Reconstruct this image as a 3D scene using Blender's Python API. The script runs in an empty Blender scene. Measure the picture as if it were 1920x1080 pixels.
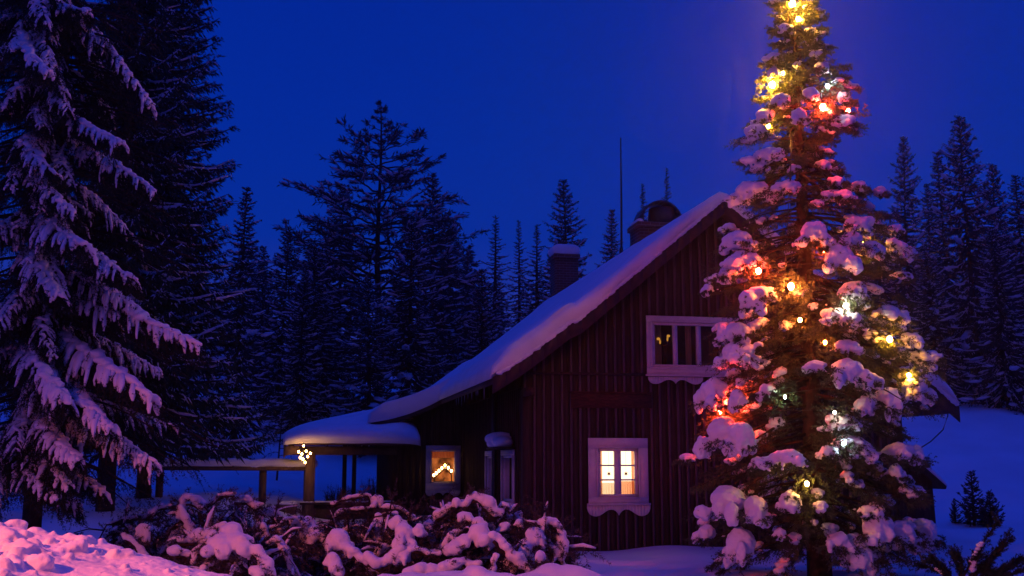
import bpy, bmesh, math, random
import numpy as np
from mathutils import Vector, noise as mnoise

S = bpy.context.scene
COL = S.collection
R = math.radians

# ------------------------------------------------------------------ camera, world, lights
F_PX = 2059.0
PITCH = math.atan(0.1593)
CP, SP = math.cos(PITCH), math.sin(PITCH)
CAM = np.array([0.0, 0.0, 1.6])
cd = bpy.data.cameras.new('camera')
cam = bpy.data.objects.new('camera', cd)
COL.objects.link(cam)
cam.location = CAM
cam.rotation_euler = (math.pi / 2 + PITCH, 0, 0)
cd.sensor_width = 36.0
cd.lens = 36.0 * F_PX / 1920.0
cd.clip_end = 2000
S.camera = cam

W = bpy.data.worlds.new("World")
S.world = W
W.use_nodes = True
nt = W.node_tree
nt.nodes.clear()
o_ = nt.nodes.new('ShaderNodeOutputWorld')
bg = nt.nodes.new('ShaderNodeBackground')
sky = nt.nodes.new('ShaderNodeTexSky')
sky.sky_type = 'NISHITA'
sky.sun_disc = False
sky.sun_elevation = R(-2.0)
sky.sun_rotation = R(200)
tint = nt.nodes.new('ShaderNodeMix'); tint.data_type = 'RGBA'; tint.blend_type = 'MULTIPLY'
tint.inputs['Factor'].default_value = 1.0
tint.inputs[7].default_value = (0.002, 0.01, 0.06, 1)
tc = nt.nodes.new('ShaderNodeTexCoord')
sep = nt.nodes.new('ShaderNodeSeparateXYZ')
rmp = nt.nodes.new('ShaderNodeValToRGB')
el = rmp.color_ramp.elements
el[0].position = 0.0; el[0].color = (0.040, 0.040, 0.285, 1)
el[1].position = 1.0; el[1].color = (0.004, 0.046, 0.78, 1)
for p_, c_ in ((0.10, (0.020, 0.031, 0.295, 1)), (0.20, (0.0010, 0.0245, 0.320, 1)),
               (0.30, (0.0002, 0.0215, 0.315, 1)), (0.40, (0.0001, 0.0185, 0.300, 1)), (0.60, (0.004, 0.034, 0.46, 1))):
    e_ = el.new(p_); e_.color = c_
add = nt.nodes.new('ShaderNodeMix'); add.data_type = 'RGBA'; add.blend_type = 'ADD'
add.inputs['Factor'].default_value = 1.0
nt.links.new(sky.outputs[0], tint.inputs[6])
nt.links.new(tc.outputs['Generated'], sep.inputs[0])
nt.links.new(sep.outputs['Z'], rmp.inputs[0])
nt.links.new(rmp.outputs[0], add.inputs[6])
nt.links.new(tint.outputs[2], add.inputs[7])
az_ = nt.nodes.new('ShaderNodeMapRange'); az_.inputs[1].default_value = -.6; az_.inputs[2].default_value = .25
az_.inputs[3].default_value = .42; az_.inputs[4].default_value = 1.0
nt.links.new(sep.outputs['Y'], az_.inputs[0])
mul = nt.nodes.new('ShaderNodeMix'); mul.data_type = 'RGBA'; mul.blend_type = 'MULTIPLY'; mul.inputs['Factor'].default_value = 1.0
nt.links.new(add.outputs[2], mul.inputs[6]); nt.links.new(az_.outputs[0], mul.inputs[7])
nt.links.new(mul.outputs[2], bg.inputs[0])
bg.inputs[1].default_value = 1.0
nt.links.new(bg.outputs[0], o_.inputs[0])

sl_ = bpy.data.lights.new('sun', 'SUN')
sl_.energy = 0.04
sl_.angle = R(12)
sl_.color = (1.0, 0.22, 0.30)
sun = bpy.data.objects.new('sun', sl_)
COL.objects.link(sun)
sun.rotation_euler = (R(68), 0, R(-14))

vs = S.view_settings
vs.view_transform = 'Standard'
vs.look = 'None'
vs.exposure = 0.0
vs.gamma = 1.0
S.cycles.use_denoising = True
S.cycles.max_bounces = 5
S.cycles.diffuse_bounces = 3
S.cycles.glossy_bounces = 2
S.cycles.transmission_bounces = 3
S.cycles.transparent_max_bounces = 8
S.cycles.sample_clamp_indirect = 3.0
S.cycles.caustics_reflective = False
S.cycles.caustics_refractive = False

# ------------------------------------------------------------------ helpers
def P(x, y, Y):
    """point seen at photo pixel (x, y) at distance Y"""
    a = (x - 960) / F_PX
    z = -(y - 540) / F_PX
    r = np.array([a, CP - SP * z, SP + CP * z])
    return CAM + r * (Y / r[1])

def px2m(px, Y):
    return px * Y / F_PX

ORG = {}

def tag(o, label=None, cat=None, group=None, kind=None):
    if label: o['label'] = label
    if cat: o['category'] = cat
    if group: o['group'] = group
    if kind: o['kind'] = kind
    return o

def thing(name, label, cat, loc=(0, 0, 0), group=None):
    o = bpy.data.objects.new(name, None)
    o.empty_display_size = 0.1
    o.location = [float(v) for v in loc]
    COL.objects.link(o)
    ORG[o.name] = np.array(loc, dtype=float)
    return tag(o, label, cat, group)

def mesh_data(name, V, Fs, smooth=False):
    """V: (n,3); Fs: list of (m,k) int arrays"""
    V = np.asarray(V, dtype=np.float32)
    if not isinstance(Fs, list): Fs = [Fs]
    Fs = [np.asarray(f, dtype=np.int32) for f in Fs if len(f)]
    me = bpy.data.meshes.new(name)
    me.vertices.add(len(V))
    me.vertices.foreach_set('co', V.ravel())
    nl = sum(f.size for f in Fs); npoly = sum(len(f) for f in Fs)
    me.loops.add(nl)
    me.polygons.add(npoly)
    me.loops.foreach_set('vertex_index', np.concatenate([f.ravel() for f in Fs]))
    tot = np.concatenate([np.full(len(f), f.shape[1], dtype=np.int32) for f in Fs])
    st = np.concatenate([[0], np.cumsum(tot)[:-1]]).astype(np.int32)
    me.polygons.foreach_set('loop_start', st)
    me.polygons.foreach_set('loop_total', tot)
    if smooth:
        me.polygons.foreach_set('use_smooth', np.ones(npoly, dtype=bool))
    me.update(calc_edges=True)
    me.validate()
    return me

class MB:
    """collects geometry for ONE mesh object"""
    def __init__(s): s.V = []; s.F = {}; s.n = 0
    def add(s, V, F):
        V = np.asarray(V, dtype=np.float32).reshape(-1, 3)
        Fl = F if isinstance(F, list) and len(F) and isinstance(F[0], np.ndarray) else [np.asarray(F)]
        for f in Fl:
            if len(f) == 0: continue
            s.F.setdefault(f.shape[1], []).append(np.asarray(f, dtype=np.int32) + s.n)
        s.V.append(V); s.n += len(V)
        return s
    def hexa(s, c):
        """8 corners: bottom 4 (ccw) then top 4"""
        return s.add(c, np.array([[0, 3, 2, 1], [4, 5, 6, 7], [0, 1, 5, 4], [1, 2, 6, 5], [2, 3, 7, 6], [3, 0, 4, 7]]))
    def data(s):
        return np.concatenate(s.V), [np.concatenate(v) for v in s.F.values()]
    def build(s, name, mat, parent=None, smooth=False, label=None):
        V, Fl = s.data()
        return part(name, V, Fl, mat, parent, smooth, label)

def part(name, V, Fl, mat, parent=None, smooth=False, label=None):
    org = ORG[parent.name] if parent is not None else np.zeros(3)
    me = mesh_data(name, np.asarray(V) - org, Fl, smooth)
    me.materials.append(mat)
    o = bpy.data.objects.new(name, me)
    COL.objects.link(o)
    if parent is not None: o.parent = parent
    ORG[o.name] = org
    if label: o['label'] = label
    return o

_ICO = {}
def ico(level):
    if level not in _ICO:
        bm = bmesh.new()
        bmesh.ops.create_icosphere(bm, subdivisions=level, radius=1.0)
        V = np.array([v.co[:] for v in bm.verts]); F = np.array([[v.index for v in f.verts] for f in bm.faces])
        bm.free()
        _ICO[level] = (V, F)
    return _ICO[level]

def blobs(items, level=1, jit=0.0, rng=None):
    """items: (center, (rx,ry,rz), axis3x3 or None) -> joined ellipsoids"""
    V0, F0 = ico(level)
    n = len(items)
    Vs = np.empty((n, len(V0), 3)); 
    for i, (c, r, A) in enumerate(items):
        v = V0 * np.asarray(r)
        if jit and rng is not None:
            v = v * (1 + rng.uniform(-jit, jit, (len(V0), 1)))
        if A is not None: v = v @ np.asarray(A)
        Vs[i] = v + np.asarray(c)
    Fs = (F0[None] + (np.arange(n) * len(V0))[:, None, None]).reshape(-1, 3)
    return Vs.reshape(-1, 3), Fs

def remesh(V, F, voxel, smooth=4, amp=0.0, fr=3.0):
    me = mesh_data('tmp', V, F)
    o = bpy.data.objects.new('tmp', me)
    COL.objects.link(o)
    m = o.modifiers.new('r', 'REMESH'); m.mode = 'VOXEL'; m.voxel_size = voxel
    if smooth:
        m2 = o.modifiers.new('s', 'SMOOTH'); m2.factor = 0.5; m2.iterations = smooth
    dg = bpy.context.evaluated_depsgraph_get()
    ev = o.evaluated_get(dg)
    em = bpy.data.meshes.new_from_object(ev)
    nv = len(em.vertices)
    co = np.empty(nv * 3, dtype=np.float32); em.vertices.foreach_get('co', co); co = co.reshape(-1, 3)
    lt = np.empty(len(em.polygons), dtype=np.int32); em.polygons.foreach_get('loop_total', lt)
    li = np.empty(len(em.loops), dtype=np.int32); em.loops.foreach_get('vertex_index', li)
    no = np.empty(nv * 3, dtype=np.float32); em.vertices.foreach_get('normal', no); no = no.reshape(-1, 3)
    Fs = []
    if (lt == 4).all(): Fs = [li.reshape(-1, 4)]
    else:
        st = np.concatenate([[0], np.cumsum(lt)[:-1]])
        for k in np.unique(lt):
            idx = st[lt == k]
            Fs.append(li[idx[:, None] + np.arange(k)[None]])
    if amp:
        d = np.array([mnoise.noise(Vector(c * fr)) + 0.5 * mnoise.noise(Vector(c * fr * 2.3)) for c in co])
        co = co + no * (d * amp)[:, None]
    bpy.data.objects.remove(o); bpy.data.meshes.remove(me); bpy.data.meshes.remove(em)
    return co, Fs

def norm(a):
    a = np.asarray(a, dtype=float)
    return a / (np.linalg.norm(a, axis=-1, keepdims=True) + 1e-9)

def tube(pts, radii, sides=6):
    pts = np.asarray(pts, dtype=float); n = len(pts)
    radii = np.broadcast_to(np.asarray(radii, dtype=float), (n,))
    T = norm(np.gradient(pts, axis=0))
    up = np.where(np.abs(T[:, 2:3]) > 0.95, np.array([[1.0, 0, 0]]), np.array([[0, 0, 1.0]]))
    A = norm(np.cross(T, up)); B = np.cross(A, T)
    a = np.linspace(0, 2 * math.pi, sides, endpoint=False)
    V = pts[:, None] + radii[:, None, None] * (np.cos(a)[None, :, None] * A[:, None] + np.sin(a)[None, :, None] * B[:, None])
    V = V.reshape(-1, 3)
    i = np.arange(n - 1)[:, None] * sides; j = np.arange(sides)[None]
    j2 = (j + 1) % sides
    F = np.stack([i + j, i + j2, i + sides + j2, i + sides + j], -1).reshape(-1, 4)
    V = np.concatenate([V, pts[:1], pts[-1:]])
    c0, c1 = n * sides, n * sides + 1
    jj = np.arange(sides); jj2 = (jj + 1) % sides
    caps = np.concatenate([np.stack([np.full(sides, c0), jj2, jj], -1),
                           np.stack([np.full(sides, c1), (n - 1) * sides + jj, (n - 1) * sides + jj2], -1)])
    return V, [F.astype(np.int32), caps.astype(np.int32)]

def bez(a, b, c, n=8):
    t = np.linspace(0, 1, n)[:, None]
    return (1 - t) ** 2 * np.asarray(a) + 2 * t * (1 - t) * np.asarray(b) + t ** 2 * np.asarray(c)

def along(pts, s):
    """points and tangents at fractions s of a polyline"""
    pts = np.asarray(pts, dtype=float)
    d = np.r_[0, np.cumsum(np.linalg.norm(np.diff(pts, axis=0), axis=1))]
    s = np.asarray(s) * d[-1]
    q = np.stack([np.interp(s, d, pts[:, k]) for k in range(3)], -1)
    e = 0.02 * d[-1]
    q2 = np.stack([np.interp(np.minimum(s + e, d[-1]), d, pts[:, k]) for k in range(3)], -1)
    q1 = np.stack([np.interp(np.maximum(s - e, 0), d, pts[:, k]) for k in range(3)], -1)
    return q, norm(q2 - q1), d[-1]

def blades(p, d, l, w, rng):
    """diamond shaped sprays"""
    n = len(p)
    side = norm(np.cross(d, rng.normal(size=(n, 3))))
    l = np.broadcast_to(l, (n,))[:, None]; w = np.broadcast_to(w, (n,))[:, None]
    V = np.stack([p, p + d * l * .45 + side * w / 2, p + d * l, p + d * l * .45 - side * w / 2], 1).reshape(-1, 3)
    F = (np.arange(n) * 4)[:, None] + np.arange(4)[None]
    return V, F.astype(np.int32)

def brush(p, d, l, k, nl, nw, rng, fwd=0.75, droop=0.0):
    """needles (thin triangles) all round twigs that start at p, run along d for l"""
    n = len(p)
    l = np.broadcast_to(l, (n,))
    s = rng.uniform(0.02, 1.0, (n, k))
    base = p[:, None] + d[:, None] * (s * l[:, None])[..., None]
    base[..., 2] -= droop * (s ** 2) * l[:, None]
    rad = rng.normal(size=(n, k, 3))
    rad = rad - (rad * d[:, None]).sum(-1, keepdims=True) * d[:, None]
    rad = norm(rad)
    nd = norm(d[:, None] * fwd + rad)
    nd[..., 2] -= droop * .6; nd = norm(nd)
    L = nl * rng.uniform(.7, 1.25, (n, k, 1)) * (1 - .35 * s[..., None])
    sd = norm(np.cross(nd, rng.normal(size=(n, k, 3)))) * (nw / 2)
    V = np.stack([base - sd, base + sd, base + nd * L], 2).reshape(-1, 3)
    F = (np.arange(n * k) * 3)[:, None] + np.arange(3)[None]
    return V, F.astype(np.int32)

def box_mb(mb, c0, c1):
    (a, b, c), (d, e, f) = c0, c1
    mb.hexa([(a, b, c), (d, b, c), (d, e, c), (a, e, c), (a, b, f), (d, b, f), (d, e, f), (a, e, f)])

# ------------------------------------------------------------------ materials
def mat(name, col, rough=0.7, var=0.0, scale=8.0, bump=0.0, bscale=20.0, spec=0.3, obj_var=0.0, stretch=None, col2=None, metal=0.0, detail=4.0):
    m = bpy.data.materials.new(name); m.use_nodes = True
    n = m.node_tree.nodes; l = m.node_tree.links
    b = n['Principled BSDF']
    b.inputs['Base Color'].default_value = (*col, 1)
    b.inputs['Roughness'].default_value = rough
    b.inputs['Specular IOR Level'].default_value = spec
    b.inputs['Metallic'].default_value = metal
    tcx = n.new('ShaderNodeTexCoord')
    mp = n.new('ShaderNodeMapping')
    l.new(tcx.outputs['Object'], mp.inputs[0])
    if stretch: mp.inputs['Scale'].default_value = stretch
    if var or col2:
        t = n.new('ShaderNodeTexNoise'); t.inputs['Scale'].default_value = scale; t.inputs['Detail'].default_value = detail
        l.new(mp.outputs[0], t.inputs[0])
        r_ = n.new('ShaderNodeValToRGB')
        c2 = col2 if col2 else tuple(min(1, v * (1 + var)) for v in col)
        c1 = col if col2 else tuple(v * (1 - var) for v in col)
        r_.color_ramp.elements[0].position = .35; r_.color_ramp.elements[0].color = (*c1, 1)
        r_.color_ramp.elements[1].position = .68; r_.color_ramp.elements[1].color = (*c2, 1)
        l.new(t.outputs[0], r_.inputs[0])
        out = r_.outputs[0]
        if obj_var:
            oi = n.new('ShaderNodeObjectInfo'); hs = n.new('ShaderNodeHueSaturation')
            mr = n.new('ShaderNodeMapRange'); mr.inputs[3].default_value = 1 - obj_var; mr.inputs[4].default_value = 1 + obj_var
            l.new(oi.outputs['Random'], mr.inputs[0]); l.new(mr.outputs[0], hs.inputs['Value'])
            l.new(out, hs.inputs['Color']); out = hs.outputs[0]
        l.new(out, b.inputs['Base Color'])
    if bump:
        t2 = n.new('ShaderNodeTexNoise'); t2.inputs['Scale'].default_value = bscale; t2.inputs['Detail'].default_value = 5
        l.new(mp.outputs[0], t2.inputs[0])
        bp = n.new('ShaderNodeBump'); bp.inputs['Strength'].default_value = bump; bp.inputs['Distance'].default_value = 0.02
        l.new(t2.outputs[0], bp.inputs['Height']); l.new(bp.outputs[0], b.inputs['Normal'])
    return m

def emat(name, col, strength):
    m = bpy.data.materials.new(name); m.use_nodes = True
    n = m.node_tree.nodes; l = m.node_tree.links
    n.remove(n['Principled BSDF'])
    e = n.new('ShaderNodeEmission'); e.inputs[0].default_value = (*col, 1); e.inputs[1].default_value = strength
    l.new(e.outputs[0], n['Material Output'].inputs[0])
    return m

def glassmat(name):
    m = bpy.data.materials.new(name); m.use_nodes = True
    n = m.node_tree.nodes; l = m.node_tree.links
    n.remove(n['Principled BSDF'])
    t = n.new('ShaderNodeBsdfTransparent'); g = n.new('ShaderNodeBsdfGlossy'); mx = n.new('ShaderNodeMixShader')
    g.inputs['Roughness'].default_value = .02; t.inputs[0].default_value = (.93, .95, .95, 1)
    fr = n.new('ShaderNodeFresnel'); fr.inputs[0].default_value = 1.45
    l.new(fr.outputs[0], mx.inputs[0]); l.new(t.outputs[0], mx.inputs[1]); l.new(g.outputs[0], mx.inputs[2])
    l.new(mx.outputs[0], n['Material Output'].inputs[0])
    return m

def clothmat(name, col, trans=.6):
    m = bpy.data.materials.new(name); m.use_nodes = True
    n = m.node_tree.nodes; l = m.node_tree.links
    n.remove(n['Principled BSDF'])
    d = n.new('ShaderNodeBsdfDiffuse'); t = n.new('ShaderNodeBsdfTranslucent'); mx = n.new('ShaderNodeMixShader')
    wv = n.new('ShaderNodeTexNoise'); wv.inputs['Scale'].default_value = 60
    rr = n.new('ShaderNodeValToRGB'); rr.color_ramp.elements[0].color = (*[v * .85 for v in col], 1); rr.color_ramp.elements[1].color = (*col, 1)
    tcx = n.new('ShaderNodeTexCoord'); l.new(tcx.outputs['Object'], wv.inputs[0]); l.new(wv.outputs[0], rr.inputs[0])
    l.new(rr.outputs[0], d.inputs[0]); l.new(rr.outputs[0], t.inputs[0])
    mx.inputs[0].default_value = trans
    l.new(d.outputs[0], mx.inputs[1]); l.new(t.outputs[0], mx.inputs[2])
    l.new(mx.outputs[0], n['Material Output'].inputs[0])
    return m

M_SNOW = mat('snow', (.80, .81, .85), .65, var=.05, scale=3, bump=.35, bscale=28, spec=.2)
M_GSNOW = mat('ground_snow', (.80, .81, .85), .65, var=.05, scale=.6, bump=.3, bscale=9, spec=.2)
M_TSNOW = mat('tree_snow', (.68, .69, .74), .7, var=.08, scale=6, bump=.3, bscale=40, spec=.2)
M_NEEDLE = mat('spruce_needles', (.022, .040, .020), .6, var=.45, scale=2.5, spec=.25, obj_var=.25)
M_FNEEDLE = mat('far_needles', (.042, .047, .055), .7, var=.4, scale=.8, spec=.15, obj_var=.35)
M_XNEEDLE = mat('decorated_needles', (.060, .080, .034), .55, var=.4, scale=3, spec=.3)
M_BNEEDLE = mat('bush_needles', (.050, .042, .036), .6, var=.4, scale=5, spec=.25)
M_BARK = mat('bark', (.045, .030, .024), .9, var=.4, scale=12, bump=.6, bscale=18, spec=.1)
M_BOARD = mat('stained_boards', (.040, .021, .023), .75, var=.35, scale=5, stretch=(6, 6, .5), bump=.4, bscale=30, spec=.2)
M_BATTEN = mat('batten_paint', (.095, .062, .078), .7, var=.3, scale=6, stretch=(5, 5, .6), bump=.3, bscale=30, spec=.25)
M_LOG = mat('dark_wall_boards', (.050, .022, .020), .8, var=.35, scale=5, stretch=(4, 4, .5), bump=.4, bscale=26, spec=.2)
M_FASCIA = mat('fascia_paint', (.055, .024, .026), .6, var=.3, scale=6, bump=.25, bscale=25, spec=.3)
M_PLAQUE = mat('weathered_plaque', (.060, .020, .018), .8, var=.35, scale=9, stretch=(1, 1, 4), bump=.4, bscale=24, spec=.2)
M_WHITE = mat('white_paint', (.66, .62, .64), .5, var=.07, scale=9, bump=.12, bscale=40, spec=.35)
M_POST = mat('post_wood', (.14, .085, .060), .75, var=.35, scale=7, stretch=(5, 5, .6), bump=.4, bscale=26, spec=.2)
M_DARKWOOD = mat('dark_wood', (.06, .034, .028), .75, var=.35, scale=7, bump=.4, bscale=26, spec=.2)
M_METAL = mat('dark_metal', (.05, .05, .055), .45, var=.2, scale=10, spec=.5, metal=.6)
M_ROOM = mat('dim_room', (.12, .07, .05), .9, var=.2, scale=3)
M_GLASS = glassmat('window_glass')
M_CLOTH = clothmat('white_curtain', (.85, .74, .62), .65)
M_CLOTH2 = clothmat('peach_curtain', (.85, .46, .30), .6)
M_GLOWROOM = emat('lit_room', (1.0, .70, .44), 2.5)
M_AMBERROOM = emat('amber_room', (1.0, .19, .035), .34)
_n = M_AMBERROOM.node_tree.nodes; _l = M_AMBERROOM.node_tree.links
_t = _n.new('ShaderNodeTexNoise'); _t.inputs['Scale'].default_value = 4.5; _c = _n.new('ShaderNodeTexCoord'); _r = _n.new('ShaderNodeValToRGB')
_r.color_ramp.elements[0].position = .38; _r.color_ramp.elements[0].color = (.22, .05, .012, 1); _r.color_ramp.elements[1].position = .62; _r.color_ramp.elements[1].color = (1.9, .44, .09, 1)
_l.new(_c.outputs['Object'], _t.inputs[0]); _l.new(_t.outputs[0], _r.inputs[0]); _l.new(_r.outputs[0], _n['Emission'].inputs[0])

def brickmat():
    m = mat('chimney_brick', (.16, .07, .055), .85)
    n = m.node_tree.nodes; l = m.node_tree.links
    b = n['Principled BSDF']
    t = n.new('ShaderNodeTexBrick'); t.inputs['Scale'].default_value = 1.0
    t.inputs['Color1'].default_value = (.15, .06, .05, 1); t.inputs['Color2'].default_value = (.10, .045, .04, 1)
    t.inputs['Mortar'].default_value = (.22, .18, .17, 1)
    t.inputs['Brick Width'].default_value = .25; t.inputs['Row Height'].default_value = .075; t.inputs['Mortar Size'].default_value = .008
    tcx = n.new('ShaderNodeTexCoord'); sx = n.new('ShaderNodeSeparateXYZ'); ad = n.new('ShaderNodeMath'); cx = n.new('ShaderNodeCombineXYZ')
    l.new(tcx.outputs['Object'], sx.inputs[0]); l.new(sx.outputs[0], ad.inputs[0]); l.new(sx.outputs[1], ad.inputs[1])
    l.new(ad.outputs[0], cx.inputs[0]); l.new(sx.outputs[2], cx.inputs[1]); l.new(cx.outputs[0], t.inputs[0])
    l.new(t.outputs[0], b.inputs['Base Color'])
    bp = n.new('ShaderNodeBump'); bp.inputs['Strength'].default_value = .5; bp.inputs['Distance'].default_value = .01
    l.new(t.outputs['Fac'], bp.inputs['Height']); bp.invert = True; l.new(bp.outputs[0], b.inputs['Normal'])
    return m
M_BRICK = brickmat()

# ------------------------------------------------------------------ terrain
def sstep(a, b, x):
    t = np.clip((x - a) / (b - a), 0, 1)
    return t * t * (3 - 2 * t)

def ground_h(x, y):
    x = np.asarray(x, dtype=float); y = np.asarray(y, dtype=float)
    k = 2.5
    h = .135 * k * np.log1p(np.exp(np.clip((y - 25) / k, -30, 30)))
    far = np.clip(y - 75, 0, None)
    h = h - .135 * far + .04 * far
    h = h + .60 * sstep(-3.5, -7.5, x) * sstep(9, 19, y)
    h = h + 1.5 * sstep(6, 15, x) * sstep(25, 41, y)
    h = h + .10 * np.sin(x * .55 + 1.3) * np.sin(y * .43 + .4) * sstep(14, 26, y)
    h = h + .05 * np.sin(x * 1.3 + y * .8) * np.sin(y * 1.1 - x * .5) + .03 * np.sin(x * 2.9 - y * 1.7) * np.sin(y * 2.3 + .7 * x)
    h = h + .5 * np.sin(x * .09 + 2.0) * sstep(30, 60, y)
    return h

def hz(x, y): return float(ground_h(x, y))

xs = np.concatenate([np.linspace(-400, -60, 18)[:-1], np.linspace(-60, -16, 45)[:-1], np.linspace(-16, 16, 161)[:-1], np.linspace(16, 60, 45)[:-1], np.linspace(60, 400, 18)])
ys = np.concatenate([np.linspace(-60, 4, 17)[:-1], np.linspace(4, 34, 151)[:-1], np.linspace(34, 110, 77)[:-1], np.linspace(110, 420, 16)])
X, Yg = np.meshgrid(xs, ys)
Zg = ground_h(X, Yg)
nx, ny = len(xs), len(ys)
i_ = (np.arange(ny - 1)[:, None] * nx + np.arange(nx - 1)[None]).ravel()
GF = np.stack([i_, i_ + 1, i_ + 1 + nx, i_ + nx], -1)
g = part('ground', np.stack([X, Yg, Zg], -1).reshape(-1, 3), GF, M_GSNOW, None, True)
tag(g, 'deep blue snow covering the garden and the slope behind the cabin', 'snow ground', kind='structure')

# ------------------------------------------------------------------ house
TH = math.atan(.2)
U = np.array([math.cos(TH), math.sin(TH), 0]); Vv = np.array([-math.sin(TH), math.cos(TH), 0]); Zv = np.array([0, 0, 1.0])
HO = P(985, 1028, 20.0); HO[2] = 0.0

def H(u, v, w): return HO + U * u + Vv * v + Zv * w

house = thing('cabin', 'dark red wooden cabin with steep snowy roof and glowing windows', 'cabin', HO)

class Plane:
    """a wall plane: a runs along it, h up, d outwards"""
    def __init__(s, Q, A, N): s.Q = np.array(Q); s.A = np.array(A); s.N = np.array(N)
    def __call__(s, a, h, d=0.0): return s.Q + s.A * a + Zv * h + s.N * d
    def prism(s, mb, a0, a1, h00, h01, h10, h11, d0, d1):
        """bottom heights h00 (at a0) h01 (at a1), top heights h10 h11"""
        mb.hexa([s(a0, h00, d0), s(a1, h01, d0), s(a1, h01, d1), s(a0, h00, d1),
                 s(a0, h10, d0), s(a1, h11, d0), s(a1, h11, d1), s(a0, h10, d1)])
    def box(s, mb, a0, a1, h0, h1, d0, d1): s.prism(mb, a0, a1, h0, h0, h1, h1, d0, d1)

PEAK_U, PEAK_W, SLOPE = 3.77, 6.42, .833
def roof_w(u):
    """underside line of the roof (left side flares out over the wing)"""
    u = np.asarray(u, dtype=float)
    main = PEAK_W - np.abs(u - PEAK_U) * SLOPE
    fl = 2.43 + (u + 2.3) * .12 + 0.11 * np.clip(u + 2.3, 0, 3) ** 2
    k = .18
    left = k * np.log(np.exp(main / k) + np.exp(fl / k))
    return np.where(u < 0.8, left, main)

rb = random.Random(5)
def board_wall(name, pl, a0, a1, base, topf, openings, step, bat, mat_b, mat_t, parent, bands=()):
    """board and batten wall with real openings"""
    mb, mt = MB(), MB()
    cuts = sorted(set([round(v, 4) for v in list(np.arange(a0, a1, step)) + [a1] + [o[0] for o in openings] + [o[1] for o in openings] if a0 <= v <= a1 + 1e-6]))
    for c0, c1 in zip(cuts[:-1], cuts[1:]):
        if c1 - c0 < .004: continue
        t0, t1 = float(topf(c0)), float(topf(c1))
        segs = [(base, None)]
        for (o0, o1, p0, p1) in openings:
            if c0 >= o0 - 1e-4 and c1 <= o1 + 1e-4:
                ns = []
                for (s0, s1) in segs:
                    if s1 is None or s1 > p1:
                        if p0 > s0: ns.append((s0, p0))
                        ns.append((p1, s1))
                    else: ns.append((s0, s1))
                segs = ns
        j = rb.uniform(0, .005)
        for s0, s1 in segs:
            pl.prism(mb, c0 + .001, c1 - .001, s0, s0, t0 if s1 is None else s1, t1 if s1 is None else s1, -.14, j)
    wall = mb.build(name, mat_b, parent)
    a = a0 + step * .0
    while a <= a1:
        ls = [(base, float(topf(a)) - .02)]
        for (o0, o1, p0, p1) in openings:
            if o0 - .12 < a < o1 + .12:
                ns = []
                for (s0, s1) in ls:
                    if s0 < p0 < s1 or s0 < p1 < s1:
                        if p0 - .12 > s0: ns.append((s0, p0 - .12))
                        if p1 + .12 < s1: ns.append((p1 + .12, s1))
                    else: ns.append((s0, s1))
                ls = ns
        for s0, s1 in ls:
            if s1 - s0 > .05:
                jj = rb.uniform(-.006, .006)
                pl.box(mt, a + jj - bat / 2, a + jj + bat / 2, s0, s1, .004, .030 + rb.uniform(0, .004))
        a += step
    if mt.n: mt.build('battens', mat_t, wall)
    return wall

PF = Plane(HO, U, -Vv)                       # front gable
PS = Plane(HO, Vv, -U)                       # left side wall (a = depth)
PR = Plane(HO + Vv * 7.0, U, -Vv)            # recessed wall of the wing
PL_ = Plane(HO + U * -1.7 + Vv * 7.0, Vv, -U)  # end of the wing
PRT = Plane(HO + U * 7.4, Vv, U)             # right wall
PB = Plane(HO + Vv * 12.2, U, Vv)            # back

low_open = (1.34, 2.11, .98, 1.87)
up_open = (2.42, 4.74, 3.36, 4.22)
board_wall('wall', PF, 0.0, 7.4, -.35, lambda u: roof_w(u) - .02, [low_open, up_open], .1705, .042, M_BOARD, M_BATTEN, house)
sideA, sideB = (.86, 1.95, .86, 1.75), (2.95, 3.78, .86, 1.75)
board_wall('wall', PS, 0.14, 6.86, -.35, lambda a: 2.98, [sideA, sideB], .19, .04, M_LOG, M_LOG, house)
rec_open = (-.84, -.23, 1.12, 1.90)
board_wall('wall', PR, -1.7, 0.02, -.2, lambda u: roof_w(u) - .03, [rec_open], .16, .03, M_LOG, M_LOG, house)
board_wall('wall', PL_, 0.14, 5.1, -.2, lambda a: 2.46, [], .19, .04, M_LOG, M_LOG, house)
board_wall('wall', PRT, 0.14, 12.1, -.3, lambda a: 3.3, [], .19, .04, M_LOG, M_LOG, house)
board_wall('wall', PB, -1.55, 7.25, -.2, lambda u: roof_w(u) - .03, [], .19, .04, M_LOG, M_LOG, house)
mb = MB(); PF.box(mb, -.05, .10, -.35, 2.92, .006, .050); mb.build('corner_board', M_BOARD, house)
mb = MB(); PF.box(mb, -.05, -.012, -.35, 2.92, -.16, .004); mb.build('corner_board', M_BOARD, house)
mb = MB(); PF.box(mb, 7.30, 7.45, -.35, 3.3, .006, .05); mb.build('corner_board', M_BOARD, house)
mb = MB(); PF.box(mb, .11, 2.28, 3.195, 3.245, .032, .048); mb.build('gable_band', M_BOARD, house)
mb = MB(); PF.box(mb, .12, 7.28, -.03, .02, .034, .075); mb.build('foundation_ledge', M_WHITE, house)
mb = MB(); PF.box(mb, .85, 2.385, 2.595, 2.865, .036, .060); PF.box(mb, .83, 2.405, 2.868, 2.892, .036, .072)
mb.build('plaque', M_PLAQUE, house, label='blank weathered red brown board on the gable')

def ring(pl, mb, a0, a1, h0, h1, w, d0, d1, wb=None):
    wb = w if wb is None else wb
    pl.box(mb, a0, a1, h1 - w, h1, d0, d1)
    pl.box(mb, a0, a1, h0, h0 + wb, d0, d1)
    pl.box(mb, a0, a0 + w, h0 + wb, h1 - w, d0, d1)
    pl.box(mb, a1 - w, a1, h0 + wb, h1 - w, d0, d1)

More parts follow.
